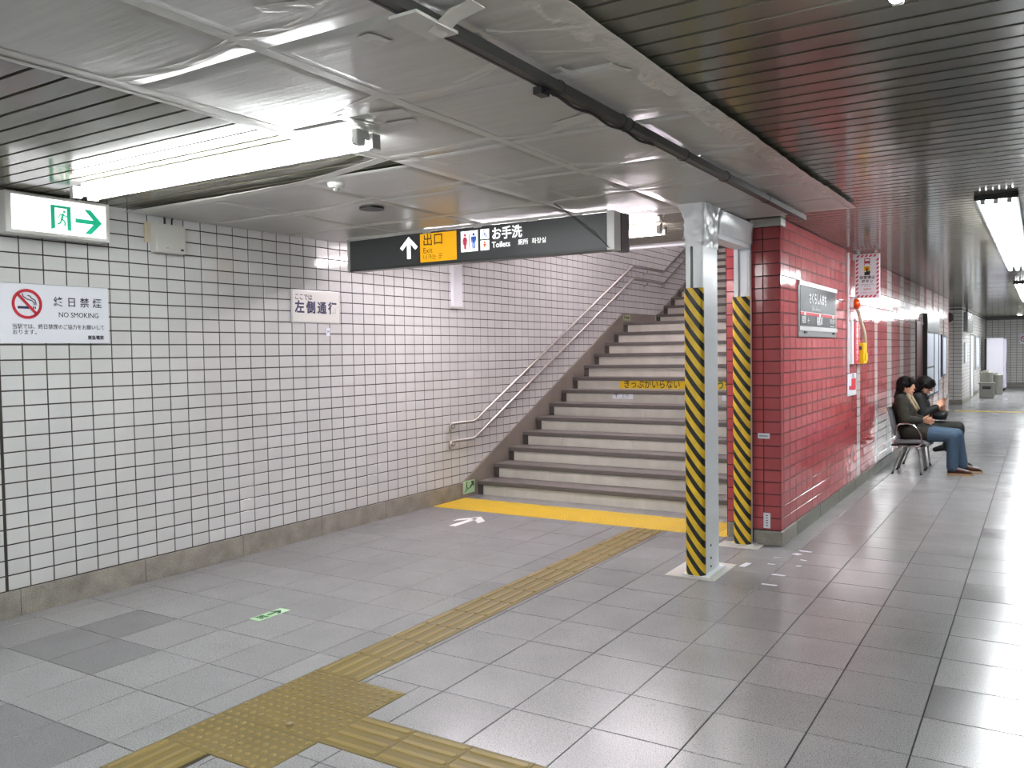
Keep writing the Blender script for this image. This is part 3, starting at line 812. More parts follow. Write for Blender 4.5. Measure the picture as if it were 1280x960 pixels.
# junction box
jb = thing('junction_box', (.05, 3.92, 2.44), 'grey junction box with two black wires high on the white tiled wall', 'junction box')
MB().rbox(.008, .085, 3.80, 4.045, 2.335, 2.54, .012).build('case', 'box_grey', jb)
MB().box(.006, .016, 3.755, 3.80, 2.405, 2.55).build('back_plate', 'cream_plate', jb)
for a, b in ((3.895, 3.905), (3.955, 3.975)): MB().tube([(.045, a, 2.538), (.04, a+.005, 2.575), (.03, b, 2.60), (.03, b+.005, 2.612)], .006, 6).build('wire', 'rubber_black', jb)
F = Face((.085, 3.80, 2.335), (0, 1, 0), (0, 0, 1), jb)
F.rect('maker_plate', 'ink_grey', .195, .022, .22, .036)
F.rect('maker_plate', 'alu', .075, .03, .095, .04)
# no smoking panel
ns = thing('no_smoking_sign', (.01, 3.1, 1.88), 'white no smoking panel with red ring on the left tiled wall', 'sign')
MB().rbox(.006, .016, 2.70, 3.462, 1.690, 2.062, .003).build('panel', 'white_panel', ns)
F = Face((.016, 2.77, 1.690), (0, 1, 0), (0, 0, 1), ns)
cx, cy = .145, .245
F.poly('prohibition_ring', 'ink_red', ring(cx, cy, .076, .094, 32) + [bar(cx-.058, cy+.062, cx+.058, cy-.062, .017)], .0022)
F.poly('cigarette', 'ink_navy', [[(cx-.058,cy-.030),(cx+.030,cy-.030),(cx+.030,cy-.014),(cx-.058,cy-.014)], [(cx+.036,cy-.030),(cx+.043,cy-.030),(cx+.043,cy-.014),(cx+.036,cy-.014)], [(cx+.048,cy-.030),(cx+.054,cy-.030),(cx+.054,cy-.014),(cx+.048,cy-.014)]], .001)
F.poly('smoke', 'ink_grey', chain([(cx-.028,cy+.066),(cx-.022,cy+.046),(cx+.002,cy+.030),(cx+.03,cy+.022),(cx+.044,cy+.012),(cx+.044,cy-.006)], .006) + chain([(cx+.004,cy+.054),(cx+.02,cy+.050),(cx+.028,cy+.036),(cx+.050,cy+.026),(cx+.056,cy+.006),(cx+.056,cy-.006)], .006), .001)
for i, ch in enumerate('終日禁煙'): F.text(ch, .066, .312+.088*i, .262, 'ink_grey', bold=.0006)
F.text('NO SMOKING', .047, .342, .182, 'ink_grey', sx=.92)
F.text('当駅では、終日禁煙のご協力をお願いして', .0345, .048, .103, 'ink_grey', sx=.93)
F.text('おります。', .0345, .048, .068, 'ink_grey')
F.text('東急電鉄', .029, .535, .036, 'ink_grey', bold=.0006)
# keep left panel
kl = thing('keep_left_sign', (.01, 5.4, 2.01), 'white keep left panel with navy Japanese lettering in metal frame', 'sign')
MB().rbox(.006, .018, 5.12, 5.705, 1.867, 2.152, .004).build('frame', 'alu_light', kl)
MB().box(.018, .0195, 5.135, 5.69, 1.880, 2.139).build('panel', 'white_sign', kl)
F = Face((.0195, 5.135, 1.880), (0, 1, 0), (0, 0, 1), kl)
F.text('ここでは', .058, .018, .205, 'ink_navy', sx=.9, bold=.0006)
for i, ch in enumerate('左側通行'): F.text(ch, .110, .020+.132*i, .115, 'ink_navy', bold=.0035, sx=1.0)
st = thing('wall_sticker', (.006, 5.56, 1.79), 'tiny white sticker on tiles just below the keep left panel', 'sticker')
MB().box(.0055, .007, 5.535, 5.582, 1.757, 1.828).build('backing', 'white_panel', st)
Face((.007, 5.535, 1.757), (0, 1, 0), (0, 0, 1), st).text('24', .026, .010, .038, 'ink_grey')
# cable trunking hanging below the sheeting behind the guide sign
tk = thing('cable_trunking', (.02, 7.5, 2.3), 'short white vertical cable trunking on tiles behind the hanging guide sign', 'trunking')
MB().rbox(.004, .045, 7.42, 7.59, 2.08, 2.60, .006).build('cover', 'paint_white', tk)
MB().rbox(.004, .05, 7.415, 7.595, 2.066, 2.09, .004).build('end_cap', 'box_grey', tk)
# smoke detector
sd = thing('smoke_detector', (1.86, 3.74, 2.59), 'small cream smoke detector on ceiling sheeting', 'smoke detector')
MB().lathe((1.86, 3.74, 2.598), (0, 0, -1), [(0, .052), (.018, .050), (.03, .040), (.032, .02)], 20).build('body', 'white_sign', sd)
MB().lathe((1.86, 3.74, 2.566), (0, 0, -1), [(0, .018), (.012, .020), (.018, .008)], 12).build('sensor_tip', 'box_grey', sd)
# handrails
def handrail(label, pts, r=.017):
    t = thing('handrail', (.08, pts[1][0], pts[1][1]), label, 'handrail')
    P = [Vector((.085, y, z)) for y, z in pts]; out = [P[0]]
    for i in range(1, len(P)-1):
        a, b, c = P[i-1], P[i], P[i+1]; d0 = (a-b).normalized(); d1 = (c-b).normalized(); e = .035
        for k in range(5):
            u = k/4; out.append((b+d0*e)*(1-u)**2 + b*2*u*(1-u) + (b+d1*e)*u*u)
    out.append(P[-1])
    MB().tube(out, r, 12).build('rail', 'steel_rail', t, True)
    br_ = [(pts[1][0]+.08, pts[1][1])]
    def zr(y):
        for (a, b), (c, d) in zip(pts[1:-1], pts[2:]):
            if a <= y <= c: return b + (d-b)*(y-a)/(c-a)
    for y in (8.9, 10.2, 11.5, 12.62, 14.6, 15.9): br_.append((y, zr(y)))
    for y, z in br_:
        q = MB(); q.tube([(.006, y+.04, z-.055), (.05, y+.03, z-.055), (.08, y+.01, z-.04), (.085, y, z-.012)], .007, 8); q.lathe((.004, y+.04, z-.055), (1, 0, 0), [(0, .03), (.006, .03), (.012, .012)], 14)
        q.build('bracket', 'steel_rail', t, True)
    return t
handrail('upper of two stainless handrails on the tiled stair wall', [(7.262, .755), (7.262, .838), (7.71, .836), (12.03, 2.868), (13.285, 2.868), (17.6, 2.868+.4676*4.315)])
handrail('lower of two stainless handrails on the tiled stair wall', [(7.258, .570), (7.258, .652), (7.69, .645), (12.05, 2.676), (13.28, 2.676), (17.6, 2.676+.4676*4.32)])
# photoluminescent markers on the stair skirting
for i, (y0, y1, z0, z1, lab) in enumerate(((7.555, 7.775, .042, .182, 'pale green stair marker with climbing figure at the foot of stairs'),
                                   (11.80, 12.05, 2.045, 2.128, 'small pale green marker where the lower flight reaches the landing'),
                                   (13.05, 13.31, 2.070, 2.150, 'small pale green marker at the start of the second flight'))):
    g = thing('stair_marker', (.03, (y0+y1)/2, (z0+z1)/2), lab, 'marker')
    MB().box(.0285, .031, y0, y1, z0, z1).build('plate', 'glow_pale' if i == 0 else 'glow_old', g)
    F = Face((.031, y0, z0), (0, 1, 0), (0, 0, 1), g); w, h = y1-y0, z1-z0
    if i == 0:
        F.poly('stair_line', 'ink_green_dark', [bar(.02, .02, .085, .05, .008), bar(.085, .05, .13, .06, .008)])
        F.poly('figure', 'ink_green_dark', [circ(.068, .118, .010, 10), bar(.066, .105, .062, .070, .016), bar(.062, .072, .048, .045, .009), bar(.064, .072, .082, .055, .009)])
        F.poly('arrow', 'ink_green_dark', [bar(.13, .06, .185, .105, .018), [(.15,.125),(.20,.125),(.20,.070),(.182,.070),(.182,.108),(.15,.108)]])
    elif i == 1:
        F.poly('arrow', 'ink_green_dark', [bar(.08, h/2, .20, h/2, .022), [(.165,h*.8),(.225,h/2),(.165,h*.2),(.185,h/2)]])
        exit_door(F, .02, .015, .08, h-.012, 'ink_green_dark', .001)
    else:
        exit_door(F, .03, .012, .12, h-.012, 'ink_green_dark', .001); F.poly('arrow', 'ink_green_dark', [bar(.17, .015, .17, h-.02, .02), [(.14,h*.6),(.2,h*.6),(.17,h-.01)]])
# stickers on the risers
def riser_face(k): return step_y(k) + .002
yy = riser_face(8)
s1 = thing('riser_sticker', (1.8, yy, 1.15), 'long yellow sticker with Japanese lettering on a stair riser', 'sticker')
MB().box(.715, 2.95, yy-.002, yy, 1.095, 1.196).build('backing', 'box_yellow', s1)
F = Face((.715, yy-.002, 1.095), (1, 0, 0), (0, 0, 1), s1)
F.text('きっぷがいらない', .122, .05, .05, 'ink_black', sx=.80, bold=.0012)
F.text('パスモ', .122, .955, .05, 'ink_red', sx=.8, bold=.004)
F.text('うもデ', .122, 1.30, .05, 'ink_green', sx=.8, bold=.004)
yy = riser_face(7)
for x0, x1, up, txt, lab in ((.765, 1.045, True, '上り', 'white sticker with up arrow below the yellow riser sticker'), (2.185, 2.46, False, '下り', 'white sticker with down arrow beside the rear post')):
    s2 = thing('riser_sticker', ((x0+x1)/2, yy, 1.02), lab, 'sticker')
    MB().box(x0, x1, yy-.002, yy, .978, 1.062).build('backing', 'white_panel', s2)
    F = Face((x0, yy-.002, .978), (1, 0, 0), (0, 0, 1), s2); d = 1 if up else -1; c = .05 if up else .09
    F.poly('arrow', 'ink_grey', [bar(c, .042-.026*d, c, .042+.028*d, .010), bar(c, .042+.03*d, c-.03, .042+.004*d, .010), bar(c, .042+.03*d, c+.03, .042+.004*d, .010)])
    F.text(txt, .055, .12, .036, 'ink_grey')

# ------------------------------------------------------------------ hanging guide sign
gs = thing('guide_sign', (1.6, 5.6, 2.57), 'long dark hanging guide sign with yellow exit panel and toilet pictograms', 'sign')
MB().rbox(.335, 2.775, 5.505, 5.73, 2.315, 2.568, .004).build('case', 'sign_dark', gs)
MB().rbox(.310, .338, 5.497, 5.735, 2.305, 2.574, .004).build('end_cap', 'alu_light', gs)
MB().rbox(2.772, 2.832, 5.495, 5.60, 2.300, 2.576, .005).build('end_cap', 'alu_light', gs)
MB().rbox(2.772, 2.838, 5.60, 5.74, 2.300, 2.574, .005).build('end_cap', 'sign_dark', gs)
MB().box(.335, 2.775, 5.50, 5.52, 2.300, 2.317).build('bottom_rail', 'steel_dark', gs)
F = Face((0, 5.5045, 0), (1, 0, 0), (0, 0, 1), gs)
tb_ = [[(.335,2.566),(2.775,2.566),(2.775,2.590),(.335,2.590)]]
F.poly('top_tape', 'tape_white', [[(.335,2.558),(1.0,2.566),(1.12,2.566),(1.14,2.556),(1.2,2.556),(1.22,2.568),(1.62,2.570),(1.63,2.558),(1.70,2.558),(1.71,2.570),(2.1,2.570),(2.12,2.562),(2.2,2.562),(2.22,2.571),(2.775,2.571),(2.775,2.590),(.335,2.590)]], .002)
F.poly('arrow', 'lit_white', [[(.963,2.365),(1.0,2.365),(1.0,2.52),(.963,2.52)], [(.9815,2.545),(.9815,2.505),(.915,2.436),(.890,2.458)], [(.9815,2.545),(1.073,2.458),(1.048,2.436),(.9815,2.505)]])
F.rect('exit_panel', 'lit_yellow', 1.10, 2.327, 1.462, 2.555)
F.text('出口', .105, 1.125, 2.497, 'lit_ink', bold=.0012)
F.text('Exit', .062, 1.128, 2.418, 'lit_ink')
F.text('나가는 곳', .050, 1.125, 2.364, 'lit_ink')
F.rect('pictogram_panel', 'lit_white', 1.505, 2.380, 1.665, 2.540)
F.rect('pictogram_panel', 'lit_white', 1.690, 2.466, 1.770, 2.542)
F.rect('pictogram_panel', 'lit_white', 1.690, 2.380, 1.770, 2.456)
F.poly('divider', 'ink_black', [bar(1.586, 2.40, 1.586, 2.52, .006)], .0025)
F.poly('woman_pictogram', 'lit_pink', [circ(1.545, 2.510, .012, 10), [(1.535,2.495),(1.555,2.495),(1.565,2.435),(1.525,2.435)], bar(1.540,2.435,1.540,2.40,.010), bar(1.550,2.435,1.550,2.40,.010), bar(1.534,2.492,1.520,2.45,.007), bar(1.556,2.492,1.570,2.45,.007)], .0025)
F.poly('man_pictogram', 'lit_blue', [circ(1.627, 2.510, .012, 10), [(1.609,2.495),(1.645,2.495),(1.640,2.445),(1.614,2.445)], bar(1.619,2.445,1.619,2.40,.011), bar(1.635,2.445,1.635,2.40,.011), bar(1.607,2.494,1.605,2.448,.008), bar(1.647,2.494,1.649,2.448,.008)], .0025)
F.poly('wheelchair_pictogram', 'lit_blue', ring(1.728, 2.490, .013, .018, 16) + [circ(1.722, 2.533, .006, 8), bar(1.723,2.525,1.727,2.498,.006), bar(1.727,2.499,1.742,2.499,.005), bar(1.742,2.499,1.750,2.479,.005), bar(1.724,2.513,1.738,2.513,.004)], .0025)
F.poly('infant_pictogram', 'lit_orange', [circ(1.730, 2.440, .009, 10), [(1.720,2.430),(1.740,2.430),(1.738,2.405),(1.722,2.405)], bar(1.720,2.428,1.706,2.412,.006), bar(1.740,2.428,1.754,2.412,.006), bar(1.724,2.404,1.720,2.388,.007), bar(1.736,2.404,1.740,2.388,.007)], .0025)
F.text('お手洗', .100, 1.792, 2.492, 'lit_white', bold=.0018, sx=.92)
F.text('Toilets', .063, 1.795, 2.412, 'lit_white', bold=.0006, sx=.95)
F.text('厠所', .046, 2.030, 2.413, 'lit_white')
F.text('화장실', .046, 2.150, 2.413, 'lit_white')
MB().tube([(2.62, 5.0, 2.575), (2.68, 5.2, 2.50), (2.72, 5.42, 2.42), (2.79, 5.48, 2.315)], .0022, 5).build('loose_wire', 'rubber_black', gs)
MB().tube([(2.63, 5.0, 2.575), (2.70, 5.25, 2.46), (2.76, 5.46, 2.36), (2.80, 5.485, 2.31)], .0022, 5).build('loose_wire', 'rubber_black', gs)

# ------------------------------------------------------------------ things on the red wall
X = 3.63
sn = thing('station_name_board', (3.65, 8.19, 1.92), 'dark station name board in silver frame on red tiled wall', 'sign')
MB().rbox(X, 3.641, 7.412, 8.965, 1.683, 2.163, .006).build('frame', 'alu', sn)
MB().box(3.641, 3.644, 7.45, 8.925, 1.775, 2.125).build('board_face', 'glass_dark', sn)
MB().box(3.641, 3.650, 7.412, 8.965, 2.125, 2.163).build('frame_rail', 'alu_light', sn)
MB().box(3.641, 3.650, 7.412, 8.965, 1.735, 1.775).build('frame_rail', 'alu_light', sn)
for y in (7.6, 8.78): MB().box(3.641, 3.649, y, y+.09, 1.712, 1.732).build('latch', 'black', sn)
F = Face((3.644, 7.45, 1.775), (0, 1, 0), (0, 0, 1), sn)
F.text('さくらしんまち', .112, .31, .245, 'ink_white', bold=.0035, sx=.93)
F.text('Sakura-shimmachi', .055, .42, .160, 'ink_white')
F.rect('route_line', 'ink_red', .0, .098, 1.475, .122)
F.rect('route_border', 'ink_white', .0, .122, 1.475, .127)
for x in (.13, .72, 1.30): F.rect('route_dot', 'ink_white', x, .094, x+.06, .126, .0022)
F.text('用賀', .070, .06, .052, 'ink_white', bold=.001); F.text('←', .085, .26, .050, 'ink_white', bold=.002)
F.text('桜新町', .085, .62, .050, 'ink_white', bold=.002); F.text('駒沢大学', .055, 1.19, .058, 'ink_white'); F.text('Komazawa-daigaku', .026, 1.19, .018, 'ink_white')
# projecting emergency button flag sign
fg = thing('emergency_flag_sign', (3.78, 9.9, 2.35), 'white projecting emergency stop button sign with red striped border', 'sign')
MB().rbox(3.652, 3.905, 9.9, 9.925, 2.115, 2.595, .003).build('board', 'white_panel', fg)
MB().prism([(X, 9.91, 2.60), (3.66, 9.91, 2.60), (3.66, 9.91, 2.57), (X+.005, 9.91, 2.53)], (0, .012, 0)).build('gusset', 'paint_white', fg)
for z in (2.56, 2.13): MB().box(X-.002, 3.655, 9.905, 9.92, z-.012, z+.012).build('arm', 'paint_white', fg)
F = Face((3.652, 9.9, 2.115), (1, 0, 0), (0, 0, 1), fg); W, H = .253, .48; bw = .024; S = []
n = 5
for i in range(n):
    x = .012 + (W-.04)*i/n
    for yb_ in (.010, H-.010-bw): S.append([(x, yb_), (x+.022, yb_), (x+.022+bw*.8, yb_+bw), (x+bw*.8, yb_+bw)])
n = 9
for i in range(n):
    y = .040 + (H-.085)*i/n
    for xb in (.010, W-.010-bw): S.append([(xb, y), (xb+bw, y+bw*.8), (xb+bw, y+bw*.8+.022), (xb, y+.022)])
F.poly('striped_border', 'ink_red', S)
F.poly('train_pictogram', 'far_red', [[(.095,.375),(.155,.375),(.155,.425),(.148,.432),(.102,.432),(.095,.425)], bar(.105,.374,.094,.358,.006), bar(.145,.374,.156,.358,.006)])
F.poly('train_window', 'ink_white', [[(.103,.403),(.147,.403),(.147,.422),(.103,.422)]], .0025)
F.rect('button_plate', 'box_yellow', .093, .295, .155, .345)
F.poly('button_ring', 'orange_lamp', ring(.124, .322, .010, .018, 14), .0025)
F.poly('hand_pictogram', 'ink_black', [[(.098,.250),(.152,.250),(.158,.285),(.150,.296),(.132,.290),(.132,.322),(.117,.322),(.117,.285),(.098,.285)]], .003)
F.text('非常停止', .040, W/2, .222, 'ink_black', align='CENTER', bold=.001); F.text('ボタン', .040, W/2, .182, 'ink_black', align='CENTER', bold=.001)
F.text('EMERGENCY STOP', .015, W/2, .148, 'ink_grey', align='CENTER'); F.text('BUTTON', .015, W/2, .130, 'ink_grey', align='CENTER')
F.text('故障中', .028, W/2, .095, 'ink_red', align='CENTER'); F.text('ご注意ください', .020, W/2, .060, 'ink_red', align='CENTER')
# vertical pipe cover
pv = thing('conduit_pipe', (X+.02, 9.74, 2.0), 'thin white vertical conduit on red tiles left of the striped flag sign', 'pipe')
MB().rbox(X+.003, X+.024, 9.54, 9.575, 1.31, 2.585, .004).build('pipe', 'paint_white', pv)
# alarm lamp
al = thing('alarm_lamp', (X+.03, 9.92, 2.055), 'orange alarm lamp on white base under the striped flag sign', 'alarm lamp')
MB().lathe((X, 9.80, 2.055), (1, 0, 0), [(0, .062), (.03, .062), (.036, .05)], 20).build('base', 'paint_white', al)
MB().lathe((X+.034, 9.80, 2.055), (1, 0, 0), [(0, .056), (.03, .056), (.05, .046), (.062, .025), (.066, .004)], 20).build('dome', 'orange_lamp', al, True)
# vertical red sign strip
vs_ = thing('vertical_strip_sign', (X+.02, 9.7, 1.63), 'narrow white box with red vertical sign strip on red tiles below the alarm lamp', 'sign')
MB().rbox(X+.003, X+.05, 9.60, 9.69, 1.405, 1.865, .004).build('white_box', 'paint_white', vs_)
MB().rbox(X+.003, X+.062, 9.69, 9.93, 1.41, 1.86, .003).build('red_plate', 'ink_red', vs_)
F = Face((X+.062, 9.69, 1.41), (0, 1, 0), (0, 0, 1), vs_)
for i, ch in enumerate('非常停止ボタン'): F.text(ch, .062, .115, .415-.060*i, 'ink_white', align='CENTER', bold=.002, sx=1.9)
# yellow emergency box with flexible conduit
ye = thing('emergency_button_box', (X+.04, 10.2, 1.52), 'yellow emergency button box with cream conduit on red tiled wall', 'button box')
MB().rbox(X+.003, X+.082, 10.10, 10.30, 1.40, 1.635, .01).build('case', 'box_yellow', ye)
MB().rbox(X+.082, X+.096, 10.14, 10.26, 1.43, 1.52, .008).build('push_cover', 'box_yellow', ye)
MB().box(X+.02, X+.06, 10.0985, 10.101, 1.555, 1.595).build('label_plate', 'ink_grey', ye)
MB().tube([(X+.045, 9.93, 2.0), (X+.05, 9.98, 1.95), (X+.06, 10.05, 1.86), (X+.075, 10.14, 1.76), (X+.08, 10.17, 1.70), (X+.08, 10.18, 1.63)], .02, 10).build('flexible_conduit', 'flex_cream', ye, True)
# white and red label panel
fp = thing('fire_label_panel', (X+.01, 9.8, 1.18), 'white panel with red label on red tiles under the vertical strip sign', 'sign')
MB().rbox(X+.003, X+.013, 9.55, 10.04, 1.06, 1.300, .003).build('panel', 'white_panel', fp)
F = Face((X+.013, 9.55, 1.06), (0, 1, 0), (0, 0, 1), fp)
F.rect('red_label', 'ink_red', .20, .06, .44, .185); F.rect('red_tab', 'ink_red', .06, .07, .20, .11)
F.text('非常', .05, .24, .21, 'ink_grey')
# labels on the pier front
for x0, x1, z0, z1, lab in ((3.447, 3.542, .862, .905, 'small white horizontal label on front of the red pier'), (3.49, 3.545, .138, .262, 'small white vertical label low on front of the red pier')):
    l_ = thing('pier_label', ((x0+x1)/2, 6.858, (z0+z1)/2), lab, 'label')
    MB().box(x0, x1, 6.8565, 6.8595, z0, z1).build('backing', 'white_panel', l_)
    F = Face((x0, 6.8565, z0), (1, 0, 0), (0, 0, 1), l_)
    if x1-x0 > .08: F.rect('print_line', 'ink_grey', .012, .018, .08, .024, .0003, .0006)
    else:
        for i in range(5): F.rect('print_line', 'ink_grey', .02, .018+.02*i, .034, .026+.02*i, .0003, .0006)
# big map board, small board, notices
b1 = thing('map_board', (3.66, 17.3, 1.4), 'large black framed map board projecting from the striped tile wall past the maroon door', 'board')
MB().rbox(X, 3.695, 16.42, 18.42, .68, 2.165, .004).build('case', 'black', b1)
MB().box(3.695, 3.700, 16.45, 18.40, 1.83, 2.14).build('header_panel', 'panel_grey', b1)
MB().box(3.695, 3.700, 16.45, 17.45, 1.22, 1.81).build('poster_sheet', 'poster_pale', b1)
MB().box(3.695, 3.700, 16.45, 17.45, .72, 1.19).build('poster_sheet', 'poster_pale', b1)
MB().box(3.695, 3.700, 17.62, 18.28, .72, 1.81).build('poster_sheet', 'poster_pale', b1)
for a in (17.48, 18.32): MB().box(3.695, 3.703, a, a+.10, .70, 1.82).build('frame_bar', 'frame_navy', b1)
b2 = thing('notice_board', (3.65, 20.0, 1.4), 'slim navy framed notice board at the end of the striped tile wall', 'board')
MB().rbox(X, 3.655, 19.5, 20.55, .95, 1.82, .004).build('frame', 'frame_navy', b2)
MB().box(3.655, 3.659, 19.72, 20.34, .99, 1.76).build('poster_sheet', 'poster_pale', b2)
b3 = thing('notice_sheet', (3.64, 19.0, 1.5), 'white notice with orange patch between the two framed boards', 'notice')
MB().box(X+.002, X+.006, 18.65, 19.35, .9, 1.80).build('paper', 'poster_pale', b3)
Face((X+.006, 18.65, .9), (0, 1, 0), (0, 0, 1), b3).rect('orange_patch', 'box_yellow', .28, .62, .48, .76)
ck = thing('wall_clock', (3.66, 21.5, 2.22), 'round dark rimmed clock projecting past the end of the striped tile wall', 'clock')
MB().lathe((3.60, 21.47, 2.22), (0, -1, 0), [(0, .115), (.06, .115), (.065, .10)], 24).build('rim', 'rubber_black', ck)
MB().lathe((3.60, 21.402, 2.22), (0, -1, 0), [(0, .09), (.003, .09)], 24).build('dial', 'glass_dark', ck)
MB().box(3.59, 3.61, 21.43, 21.45, 2.33, 2.62).build('hanger', 'steel_dark', ck)
# far objects
fb = thing('far_sign_box', (3.62, 27.2, 2.2), 'grey sign box on the far white tiled pier near the ceiling', 'sign')
MB().rbox(3.58, 3.68, 26.2, 28.3, 1.96, 2.50, .01).build('case', 'panel_grey', fb)
MB().box(3.68, 3.684, 26.25, 28.25, 2.0, 2.46).build('face', 'panel_grey', fb)
MB().box(3.59, 3.64, 26.9, 27.0, 2.50, 2.615).build('hanger', 'steel_dark', fb)
fn = thing('far_notice', (3.59, 26.8, 1.4), 'pale grey notice board on the far white tiled pier', 'notice')
MB().box(3.581, 3.60, 26.4, 27.2, 1.1, 1.66).build('frame', 'alu', fn); MB().box(3.60, 3.604, 26.45, 27.15, 1.14, 1.62).build('paper', 'poster_pale', fn)
fw = thing('far_window_case', (3.59, 31.4, 1.4), 'green tinted display case on the far tiled wall beyond the grey door', 'display case')
MB().rbox(3.581, 3.63, 30.7, 32.2, .82, 1.9, .006).build('case', 'alu', fw); MB().box(3.63, 3.634, 30.8, 32.1, .9, 1.82).build('pane', 'poster_pale', fw)
vm = thing('vending_machine', (4.05, 34.3, 0), 'white vending machine at the far end of the corridor', 'vending machine')
MB().rbox(3.76, 4.26, 33.95, 34.95, .06, 1.83, .015).build('cabinet', 'vending_white', vm)
MB().rbox(4.26, 4.35, 33.95, 34.95, .10, 1.80, .02).build('door', 'vending_lilac', vm)
MB().box(4.35, 4.356, 34.05, 34.85, .95, 1.70).build('display_window', 'poster_pale', vm)
for z in (.5, .95, 1.4): MB().box(4.35, 4.36, 33.97, 34.02, z, z+.09).build('side_catch', 'vending_lilac', vm)
MB().box(3.80, 4.30, 34.0, 34.9, 0, .06).build('plinth', 'black', vm)
MB().rbox(3.69, 3.752, 34.0, 34.95, 0, 1.80, .006).build('back_panel', 'black', vm)
bn = thing('waste_bin', (4.0, 29.0, 0), 'grey waste bin with slotted lid nearest at corridor end', 'bin')
MB().rbox(3.82, 4.2, 28.85, 29.25, .02, .42, .02).build('body', 'bin_grey', bn)
MB().rbox(3.80, 4.22, 28.83, 29.27, .42, .47, .012).build('lid', 'bin_grey', bn)
MB().box(3.90, 4.12, 28.845, 28.852, .28, .36).build('slot', 'black', bn)
for x, y, h, lab in ((3.93, 30.4, .80, 'tall grey waste bin behind the nearest bin'), (4.18, 30.9, .70, 'grey waste bin beside the vending machine')):
    b_ = thing('waste_bin', (x, y, 0), lab, 'bin')
    MB().lathe((x, y, .02), (0, 0, 1), [(0, .17), (.02, .18), (h-.12, .18)], 20).build('body', 'bin_grey', b_)
    MB().lathe((x, y, h-.098), (0, 0, 1), [(0, .19), (.03, .19), (.08, .13), (.10, .05)], 20).build('lid', 'bin_grey', b_)
nb = thing('no_smoking_sign', (4.77, 36.98, 1.79), 'small white no smoking panel on the far end wall of corridor', 'sign')
MB().box(4.69, 5.1, 36.97, 36.99, 1.60, 1.97).build('panel', 'white_panel', nb)
F = Face((4.69, 36.97, 1.60), (1, 0, 0), (0, 0, 1), nb); F.poly('prohibition_ring', 'ink_red', ring(.14, .2, .08, .11, 20) + [bar(.08, .26, .2, .14, .03)])

# ------------------------------------------------------------------ floor markings and litter
ef = thing('floor_exit_sticker', (1.38, 3.58, 0), 'pale green exit sticker with dark arrow lying on the grey floor', 'sticker')
MB().box(1.333, 1.422, 3.46, 3.709, .0005, .002).build('backing', 'glow_pale', ef)
F = Face((1.422, 3.46, .002), (0, 1, 0), (-1, 0, 0), ef)
F.poly('arrow', 'ink_green_dark', [bar(.105, .045, .195, .045, .016), [(.155,.080),(.18,.080),(.215,.045),(.19,.045)], [(.19,.045),(.215,.045),(.18,.010),(.155,.010)]], .0003, .0008)
exit_door(F, .035, .012, .088, .076, 'ink_green', .0003)
runner(F, .061, .042, .07, 'ink_green_dark', .0006)
fa = thing('floor_arrow', (.85, 6.5, 0), 'white arrow painted on grey floor before the yellow strip', 'marking')
F = Face((.79, 6.28, .0008), (.0, 1, 0), (-1, 0, 0), fa)
F.poly('arrow', 'ink_white', [[(0,-.045),(.40,-.035),(.40,.025),(0,.025)], [(.49,0),(.33,-.155),(.21,-.155),(.36,0)], [(.49,0),(.36,0),(.20,.125),(.30,.125)]], 0, .0012)
sc = [(3.835, 6.775, .095, .030, -.08, 'white tape strip on floor tile joint right of the red pier foot'), (3.80, 6.655, .055, .06, -.5, 'squarish white tape piece just in front of the strip at the pier foot'),
      (3.695, 6.475, .05, .014, .3, 'thin white tape sliver on floor straight before the pier'), (3.71, 6.255, .05, .022, .1, 'curled white tape scrap on floor between post and pier'),
      (3.888, 6.482, .05, .022, -.3, 'small white tape scrap on floor right of the pier'), (3.898, 6.288, .035, .028, .4, 'tiny white tape dot on floor right of the pier'),
      (3.835, 5.976, .09, .026, 0, 'white tape strip on floor, second from the nearest'), (3.845, 5.70, .10, .026, .05, 'white tape strip on floor nearest to the viewer'),
      (3.55, 6.15, .045, .13, -.1, 'upright white tape strip on floor beside the nearer post sheet')]
for x, y, l, w, a, lab in sc:
    c, s = math.cos(a), math.sin(a); pts = [(x+(u*c-v*s), y+(u*s+v*c), .0006) for u, v in ((-l/2,-w/2),(l/2,-w/2),(l/2+.004,w/2),(-l/2+.003,w/2))]
    o = MB().prism(pts, (0, 0, .0016)).build('tape_scrap', 'white_panel'); tag(o, lab, 'tape')
ch_ = MB().rbox(2.648, 2.672, 2.52, 2.545, .007, .013, .002).build('paper_scrap', 'scarf'); tag(ch_, 'tiny crumpled paper scrap on the dotted tactile block', 'litter')

